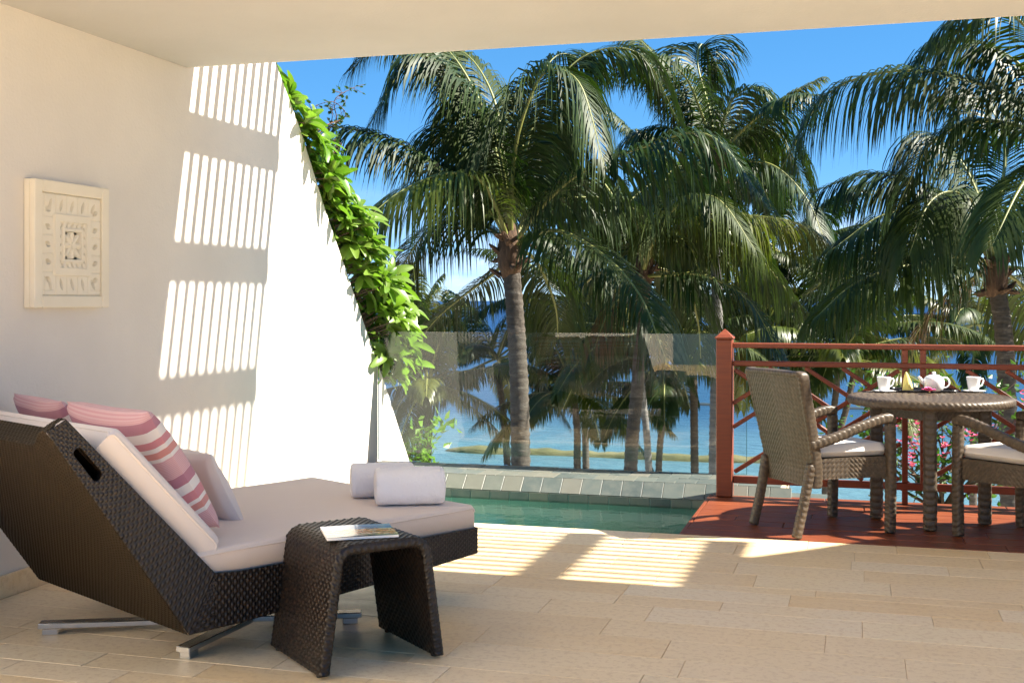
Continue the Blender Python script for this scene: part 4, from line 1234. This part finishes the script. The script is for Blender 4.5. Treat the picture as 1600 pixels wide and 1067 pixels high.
D1 = 15.0
palm('large coconut palm with thick trunk rising behind the glass screen, left of centre', (798, 388), D1, (814, 740), .128, fronds=[
    (((772, 318), (745, 278), (690, 272), (625, 300), (566, 348)), -1.6, dict(droop=1.25, leaf=.95, mat='palm_leaf_yellow')),  # lighter leaf colour stands in for sunlight on this frond
    (((760, 320), (700, 275), (640, 232), (570, 206), (492, 196)), -.6, dict(droop=1.3)),
    (((800, 290), (812, 200), (850, 115), (905, 130), (945, 262)), -1.4, dict(droop=1.5, leaf=1.0)),
    (((790, 290), (765, 190), (705, 110), (640, 95), (572, 205)), -.4, dict(droop=1.2, leaf=.95)),
    (((785, 280), (750, 160), (690, 70), (610, 45), (550, 110)), .6, dict(droop=1.2)),
    (((845, 325), (905, 272), (1000, 232), (1110, 212), (1205, 330)), -1.8, dict(droop=1.6, leaf=1.1)),
    (((838, 366), (880, 362), (945, 400), (1000, 462), (1040, 560)), -2.0, dict(droop=.9, leaf=.9)),
    (((780, 420), (740, 450), (690, 490), (655, 530)), 1.2, dict(droop=1.4, leaf=.7)),
    (((830, 400), (850, 430), (868, 480), (872, 530)), 1.0, dict(droop=1.2, leaf=.8)),
    (((830, 330), (890, 310), (980, 320), (1060, 400)), 1.4, dict(droop=1.6)),
    (((810, 290), (840, 180), (910, 90), (1000, 85), (1060, 190)), 1.3, dict(droop=1.2)),
    (((790, 270), (770, 150), (720, 80), (660, 100)), 1.6, dict(droop=1.2)),
    (((810, 270), (832, 150), (875, 85), (935, 110)), 1.6, dict(droop=1.2)),
    (((795, 285), (775, 205), (735, 160), (680, 190)), .9, dict(droop=1.3)),
    (((770, 360), (720, 340), (660, 370), (610, 450)), 1.6, dict(droop=1.3)),
    (((775, 300), (745, 230), (700, 200), (650, 260)), 1.5, dict(droop=1.3)),
    (((800, 300), (815, 220), (840, 190), (880, 250)), 2.0, dict(droop=1.2)),
], leaf=.85, seed=1, mats=('palm_leaf',))
palm('coconut palm right of the largest one, its crown over the glass screen end', (1003, 432), 16.5, (985, 742), .098, fronds=[
    (((1030, 380), (1090, 340), (1180, 338), (1270, 360), (1345, 440)), -1.2, dict(mat='palm_leaf_yellow', droop=1.5)),
    (((1000, 380), (985, 330), (940, 310), (890, 350)), -.6, dict(droop=1.5)),
    (((1020, 380), (1060, 320), (1120, 310), (1180, 390)), -1.6, dict(droop=1.6)),
    (((1040, 430), (1100, 430), (1170, 470), (1220, 560)), -1.0, dict(droop=1.3)),
    (((970, 420), (930, 430), (890, 470), (865, 520)), .8, dict(droop=1.2)),
    (((1010, 370), (1030, 300), (1060, 260), (1110, 280)), .8, dict(droop=1.2)),
    (((990, 380), (960, 310), (920, 270), (870, 300)), 1.2, dict(droop=1.3)),
    (((1030, 420), (1070, 440), (1090, 500), (1095, 560)), .6, dict(droop=1.2)),
    (((980, 450), (950, 490), (930, 540)), -.4, dict(droop=1.0, leaf=.6, mat='palm_leaf_dead', thin=.2)),
    (((1025, 400), (1090, 370), (1180, 400), (1250, 480)), .4, dict(droop=1.5)),
], leaf=.9, seed=2)
palm('slim palm with smooth grey trunk just left of the railing post', (1118, 250), 19.0, (1117, 745), .098, 'palm_trunk_grey', fronds=[
    (((1100, 190), (1070, 120), (1020, 90), (960, 110)), -.8, dict(droop=1.1)),
    (((1130, 190), (1150, 150), (1190, 140), (1240, 200)), -.6, dict(droop=1.0)),
    (((1110, 180), (1090, 100), (1100, 70), (1135, 130)), .6, dict(droop=1.0)),
    (((1140, 220), (1180, 200), (1225, 220), (1260, 300)), .8, dict(droop=1.2)),
    (((1090, 230), (1040, 200), (980, 220), (930, 290)), .6, dict(droop=1.3)),
    (((1150, 250), (1210, 260), (1260, 310), (1290, 380)), -1.2, dict(droop=1.4)),
    (((1090, 260), (1050, 270), (1010, 320), (985, 390)), -1.0, dict(droop=1.4)),
    (((1120, 290), (1150, 330), (1190, 400), (1200, 470)), .8, dict(droop=1.3)),
    (((1100, 290), (1080, 340), (1060, 400), (1055, 450)), .8, dict(droop=1.3)),
], extra=4, Ln=3.2, seed=3)
palm('coconut palm with dark thick trunk right of the tea table', (1556, 418), 15.0, (1574, 640), .122, fronds=[
    (((1510, 360), (1450, 336), (1380, 336), (1300, 390)), -.8, dict(droop=1.5, leaf=1.0)),
    (((1510, 400), (1430, 412), (1340, 440), (1270, 500)), -1.2, dict(droop=1.4, leaf=.8)),
    (((1520, 350), (1450, 290), (1360, 272), (1270, 300)), .8, dict(droop=1.4)),
    (((1540, 340), (1500, 250), (1440, 215), (1390, 280)), .8, dict(droop=1.3)),
    (((1580, 340), (1610, 270), (1660, 260), (1720, 340)), 0, dict()),
    (((1530, 330), (1490, 300), (1450, 320), (1420, 400)), -1.6, dict(droop=1.4)),
    (((1510, 440), (1460, 480), (1420, 540)), .6, dict(droop=1.2, leaf=.7, mat='palm_leaf_dead', thin=.2)),
    (((1600, 420), (1650, 440), (1700, 520)), -.4, dict()),
    (((1560, 330), (1570, 230), (1540, 160), (1490, 160)), 1.0, dict(droop=1.2)),
    (((1500, 390), (1420, 380), (1330, 410), (1260, 460)), 1.6, dict(droop=1.5)),
    (((1590, 440), (1620, 480), (1640, 540)), .8, dict()),
], leaf=.95, seed=4)
palm('near palm standing out of frame, long fronds sweeping in from the upper right', (1660, 232), 12.5, (1690, 740), .15, fronds=[
    (((1600, 165), (1500, 122), (1390, 112), (1290, 150), (1222, 262)), .6, dict(droop=1.7, leaf=.98)),
    (((1610, 120), (1540, 70), (1470, 66), (1400, 130)), 1.0, dict(droop=1.3, leaf=.8)),
    (((1640, 120), (1600, 40), (1540, 10), (1480, 40)), -.5, dict(droop=1.2)),
    (((1620, 262), (1590, 300), (1550, 385)), -1.2, dict(droop=.9, leaf=.7)),
    (((1600, 200), (1520, 190), (1450, 230), (1400, 330)), 1.5, dict(droop=1.3)),
    (((1680, 150), (1720, 90), (1790, 80)), 0, dict()),
], leaf=.85, seed=5)
# smaller palms further down the beach
def small(label, crown, d, base, r, n, Ln, seed, mats=('palm_leaf', 'palm_leaf_yellow'), els=(-30, 70), tm='palm_trunk', leaf=.62, width=.032):
    return palm(label, crown, d, base, r * .66, tm, (), n, Ln, leaf, seed, mats, els, zbase=-4.9, sheath=False, width=width)
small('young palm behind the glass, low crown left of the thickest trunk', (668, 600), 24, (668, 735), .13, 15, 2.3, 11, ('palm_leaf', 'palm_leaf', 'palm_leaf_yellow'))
small('young palm behind the glass, midway between the two thick trunks', (897, 612), 24, (902, 735), .12, 17, 2.4, 12)
small('palm with short trunk close behind the thickest trunk', (776, 560), 26, (793, 735), .12, 14, 2.5, 13, ('palm_leaf', 'palm_leaf', 'palm_leaf_yellow'))
small('palm with leaning pale trunk behind the glass, right of the thick trunk', (992, 520), 21, (1014, 740), .10, 12, 2.6, 14, ('palm_leaf',), tm='palm_trunk_grey')
small('thin palm nearest the grey trunk behind the glass', (1036, 565), 23, (1029, 740), .10, 12, 2.3, 15, ('palm_leaf', 'palm_leaf'))
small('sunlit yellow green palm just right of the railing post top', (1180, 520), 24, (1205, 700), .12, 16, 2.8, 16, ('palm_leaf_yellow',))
small('thin dark palm behind the railing, left of the teapot', (1310, 560), 22, (1293, 700), .10, 15, 2.6, 17, ('palm_leaf', 'palm_leaf', 'palm_leaf_yellow'))
small('leaning dark palm behind the railing beside the thin one', (1345, 520), 23, (1300, 735), .10, 14, 2.8, 18, ('palm_leaf', 'palm_leaf_yellow'))
small('small bright palm above the teapot, next to the dark thick trunk', (1524, 506), 28, (1522, 600), .13, 16, 2.6, 19, ('palm_leaf_yellow', 'palm_leaf'))
small('palm with full dark crown between the grey trunk and the railing', (1225, 400), 25, (1228, 700), .12, 16, 3.2, 21, ('palm_leaf', 'palm_leaf', 'palm_leaf_yellow'))
small('palm top showing above the sea just beside the leafy shrub', (652, 505), 30, (655, 700), .12, 12, 1.4, 23, ('palm_leaf_yellow',), els=(10, 80))
small('palm behind the largest crown, sunlit fronds at its right', (1075, 330), 24, (1085, 700), .12, 16, 3.4, 24, ('palm_leaf', 'palm_leaf_yellow'))
small('palm far behind the largest crown, at the right of its trunk', (905, 470), 27, (915, 700), .12, 14, 2.8, 25, ('palm_leaf', 'palm_leaf', 'palm_leaf_yellow'))

# ---------------- leafy shrub along the raking wall edge
def leaf_mesh(Ln, w, curl, seed):
    rg = np.random.default_rng(seed); n = 7; V_, F_ = [], []
    for i in range(n):
        t_ = i / (n - 1); ww = w * (math.sin(math.pi * min(.97, t_ ** 1.35 * .86 + .06))) ** .8
        z = -curl * t_ * t_ + .25 * Ln * t_ * (1 - t_)
        for s in (-1, 0, 1): V_.append((t_ * Ln, s * ww / 2, z + (abs(s) * ww * .22)))
    for i in range(n - 1):
        for s in range(2): F_.append((i * 3 + s, i * 3 + s + 1, i * 3 + s + 4, i * 3 + s + 3))
    return mesh_np('leaf', V_, F_, 'shrub_leaf', True)
LM = [leaf_mesh(L_, w, c, i) for i, (L_, w, c) in enumerate([(.16, .060, .04), (.185, .068, .07), (.13, .05, .02), (.20, .072, .09), (.10, .042, .03)])]
shrub = thing('leafy_shrub', 'bright green glossy shrub spilling over the raking wall edge', 'shrub', (XW, 8.2, 0))
rs = random.Random(21)
ros = []
ey = np.array([p[0] for p in edge]); ez = np.array([p[1] for p in edge])
spine = []
for i in range(64):
    t_ = i / 63
    z = 2.72 - 2.05 * t_ ** .92
    yv = float(np.interp(-z, -ez, ey))
    thick = np.interp(t_, [0, .18, .40, .7, .92, 1], [.03, .08, .34, .56, .54, .26])
    for _ in range(1 if t_ < .12 else (2 if t_ < .3 else 4)):
        ros.append(Vector((XW - .10 + rs.uniform(-.14, .30) * (.5 + thick * .8), yv + rs.uniform(.00, 1) * thick + .03, z + rs.uniform(-.04, .10) + rs.uniform(0, .3) * thick)))
    spine.append(Vector((XW - .14, yv + .06, z)))
stem = MB(); stem.tube([p - Vector((XW, 8.2, 0)) for p in spine[::4]] + [Vector((-.2, 1.2, -.8)), Vector((-.25, 1.4, -4.3))], [.012] * 16 + [.03, .05], 6)
for p in ros:
    near = min(spine, key=lambda s_: (s_ - p).length)
    stem.tube([near - Vector((XW, 8.2, 0)), p - Vector((XW, 8.2, 0))], [.006, .004], 5, False)
stem.build('stems', 'twig', shrub)
extra_v, extra_f = [], []
nleaf = 0
order = sorted(ros, key=lambda p: -p.x + .25 * p.y)
for ri, p in enumerate(order):
    ax = Vector((rs.uniform(.1, .9), rs.uniform(-.5, .7), rs.uniform(.35, 1.0))).normalized()
    qa = ax.to_track_quat('Z', 'Y')
    nl = rs.randint(7, 10); 
    for k in range(nl):
        a = 2 * math.pi * k / nl * 1.0 + rs.uniform(-.25, .25); elv = rs.uniform(.1, .95)
        M = Matrix.Translation(p - Vector((XW, 8.2, 0))) @ qa.to_matrix().to_4x4() @ Matrix.Rotation(a, 4, 'Z') @ Matrix.Rotation(-elv, 4, 'Y') @ Matrix.Scale(rs.uniform(.75, 1.1), 4)
        me = LM[rs.randrange(5)]
        if nleaf < 300:
            o = link('leaf', me, shrub); o.matrix_local = M; nleaf += 1
        else:
            k0 = len(extra_v); extra_v += [tuple(M @ v.co) for v in me.vertices]; extra_f += [tuple(k0 + i for i in f.vertices) for f in me.polygons]
if extra_v:
    o = link('small_leaves', mesh_np('small_leaves', extra_v, extra_f, 'shrub_leaf', True), shrub); tag(o, kind='stuff')
# airy twigs above the wall top
tw = thing('airy_creeper', 'thin reddish creeper with tiny leaves above the wall edge', 'creeper', (XW, 7.6, 2.3))
m = MB(); lv, lf = [], []
for (pts_px, n_) in ((((497, 212), (520, 190), (534, 158), (550, 134)), 26), (((497, 212), (505, 196), (500, 180), (486, 172)), 16), (((512, 200), (528, 178), (524, 160), (512, 168)), 14), (((497, 212), (515, 216), (530, 226), (527, 244)), 22), (((500, 205), (505, 190), (520, 165)), 14), (((490, 222), (505, 240), (518, 250)), 14)):
    pts = [dep(x, y, 8.6) + Vector((rs.uniform(-.05, .05), rs.uniform(-.12, .12), 0)) - Vector((XW, 7.6, 2.3)) for x, y in pts_px]
    P, _ = bez([tuple(p) for p in pts], 20); m.tube([tuple(p) for p in P], np.linspace(.005, .002, 20), 5, False)
    for _ in range(n_):
        b = Vector(P[rs.randrange(4, 20)]); d = Vector((rs.uniform(-1, 1), rs.uniform(-1, 1), rs.uniform(-.6, 1))).normalized()
        e_ = b + d * rs.uniform(.02, .09); m.tube([b, e_], .0016, 4, False)
        for _ in range(3):
            s_ = d.cross(Vector((rs.random(), rs.random(), rs.random()))).normalized(); w = rs.uniform(.010, .018); l = rs.uniform(.022, .038); d2 = (d + s_ * rs.uniform(-1, 1)).normalized()
            s2 = d2.cross(Vector((0, .3, 1))).normalized(); k0 = len(lv)
            lv += [tuple(e_), tuple(e_ + d2 * l * .5 + s2 * w), tuple(e_ + d2 * l), tuple(e_ + d2 * l * .5 - s2 * w)]; lf.append((k0, k0 + 1, k0 + 2, k0 + 3))
# anchor twig back to the shrub
m.tube([dep(497, 212, 8.6) - Vector((XW, 7.6, 2.3)), dep(478, 240, 8.4) - Vector((XW, 7.6, 2.3)), dep(470, 260, 8.1) - Vector((XW, 7.6, 2.3))], .006, 5)
m.build('twigs', 'red_twig', tw)
o = link('leaves', mesh_np('leaves', lv, lf, 'bougainvillea_leaf'), tw); tag(o, kind='stuff')

# ---------------- bougainvillea outside the railing and a low plant at the wall foot
def bush(name, label, cat, spots, nleaf, leafsize, lmat, flowers, base, seed, spread=.22):
    rg = random.Random(seed); root = thing(name, label, cat, base); b0 = Vector(base)
    m = MB(); lv, lf, fv, ff = [], [], [], []
    for (x, y, d) in spots:
        p = dep(x, y, d) - b0
        mid = p * .5 + Vector((rg.uniform(-.15, .15), rg.uniform(-.1, .1), rg.uniform(0, .1)))
        P, _ = bez([(0, 0, 0), tuple(mid), tuple(p)], 10); m.tube([tuple(q_) for q_ in P], np.linspace(.016, .004, 10), 5, False)
        for _ in range(4):
            e_ = p + Vector((rg.gauss(0, spread), rg.gauss(0, spread), rg.gauss(0, spread))) * .8
            m.tube([tuple(P[rg.randrange(4, 10)]), tuple(e_)], [.006, .002], 4, False)
            for _ in range(nleaf // 4):
                c_ = e_ + Vector((rg.gauss(0, .07), rg.gauss(0, .07), rg.gauss(0, .07))); d = Vector((rg.uniform(-1, 1), rg.uniform(-1, 1), rg.uniform(-.4, 1))).normalized()
                s_ = d.cross(Vector((rg.random(), rg.random(), rg.random() + .2))).normalized(); nrm = d.cross(s_); l = leafsize * rg.uniform(.7, 1.3); w = l * .3; k0 = len(lv)
                lv += [tuple(c_), tuple(c_ + d * l * .4 + s_ * w + nrm * w * .3), tuple(c_ + d * l), tuple(c_ + d * l * .4 - s_ * w + nrm * w * .3)]; lf += [(k0, k0 + 1, k0 + 2), (k0, k0 + 2, k0 + 3)]
    m.build('stems', 'twig', root)
    o = link('foliage', mesh_np('foliage', lv, lf, lmat), root); tag(o, kind='stuff')
    for (x, y, d) in flowers:
        c0 = dep(x, y, d) - b0; fv, ff = [], []
        for _ in range(7):
            c_ = c0 + Vector((rg.gauss(0, .022), rg.gauss(0, .022), rg.gauss(0, .022)))
            for k in range(3):
                a = 2.09 * k + rg.random(); d = Vector((math.cos(a), math.sin(a), .5 + rg.random() * .4)).normalized(); s_ = d.cross(Vector((0, 0, 1))).normalized(); l = .029; w = .013; k0 = len(fv)
                fv += [tuple(c_), tuple(c_ + d * l * .5 + s_ * w), tuple(c_ + d * l), tuple(c_ + d * l * .5 - s_ * w)]; ff.append((k0, k0 + 1, k0 + 2, k0 + 3))
        link('blossom', mesh_np('blossom', fv, ff, 'bougainvillea_bract'), root)
    return root
bs = [(1330, 690, 8.9), (1400, 660, 8.9), (1430, 700, 8.8), (1450, 640, 9.0), (1480, 670, 8.9), (1500, 720, 8.8), (1530, 640, 8.9), (1560, 690, 8.9), (1590, 650, 8.8), (1600, 720, 8.8), (1420, 740, 8.8), (1470, 745, 8.8), (1550, 745, 8.8), (1350, 660, 9.0), (1570, 625, 9.0), (1390, 710, 8.9)]
fl_ = [(1404, 655, 8.7), (1433, 653, 8.7), (1434, 692, 8.7), (1477, 694, 8.7), (1475, 711, 8.7), (1418, 716, 8.7), (1427, 724, 8.7), (1440, 667, 8.7), (1598, 622, 8.7), (1425, 705, 8.8), (1515, 678, 8.7), (1500, 652, 8.8), (1575, 700, 8.7), (1592, 668, 8.8), (1460, 730, 8.8), (1545, 665, 8.7), (1412, 690, 8.8), (1530, 715, 8.7)]
bush('bougainvillea', 'bougainvillea bush with pink blossoms outside the railing, below the table', 'bush', bs, 64, .065, 'bougainvillea_leaf', fl_, tuple(dep(1470, 800, 9.0)), 31)
bush('low_plant', 'small bright green plant beyond the foot of the raking wall', 'plant', [(655, 715, 10.3), (668, 700, 10.4), (645, 725, 10.2), (660, 728, 10.3)], 60, .09, 'shrub_leaf', [], tuple(dep(655, 760, 10.4)), 32, .10)
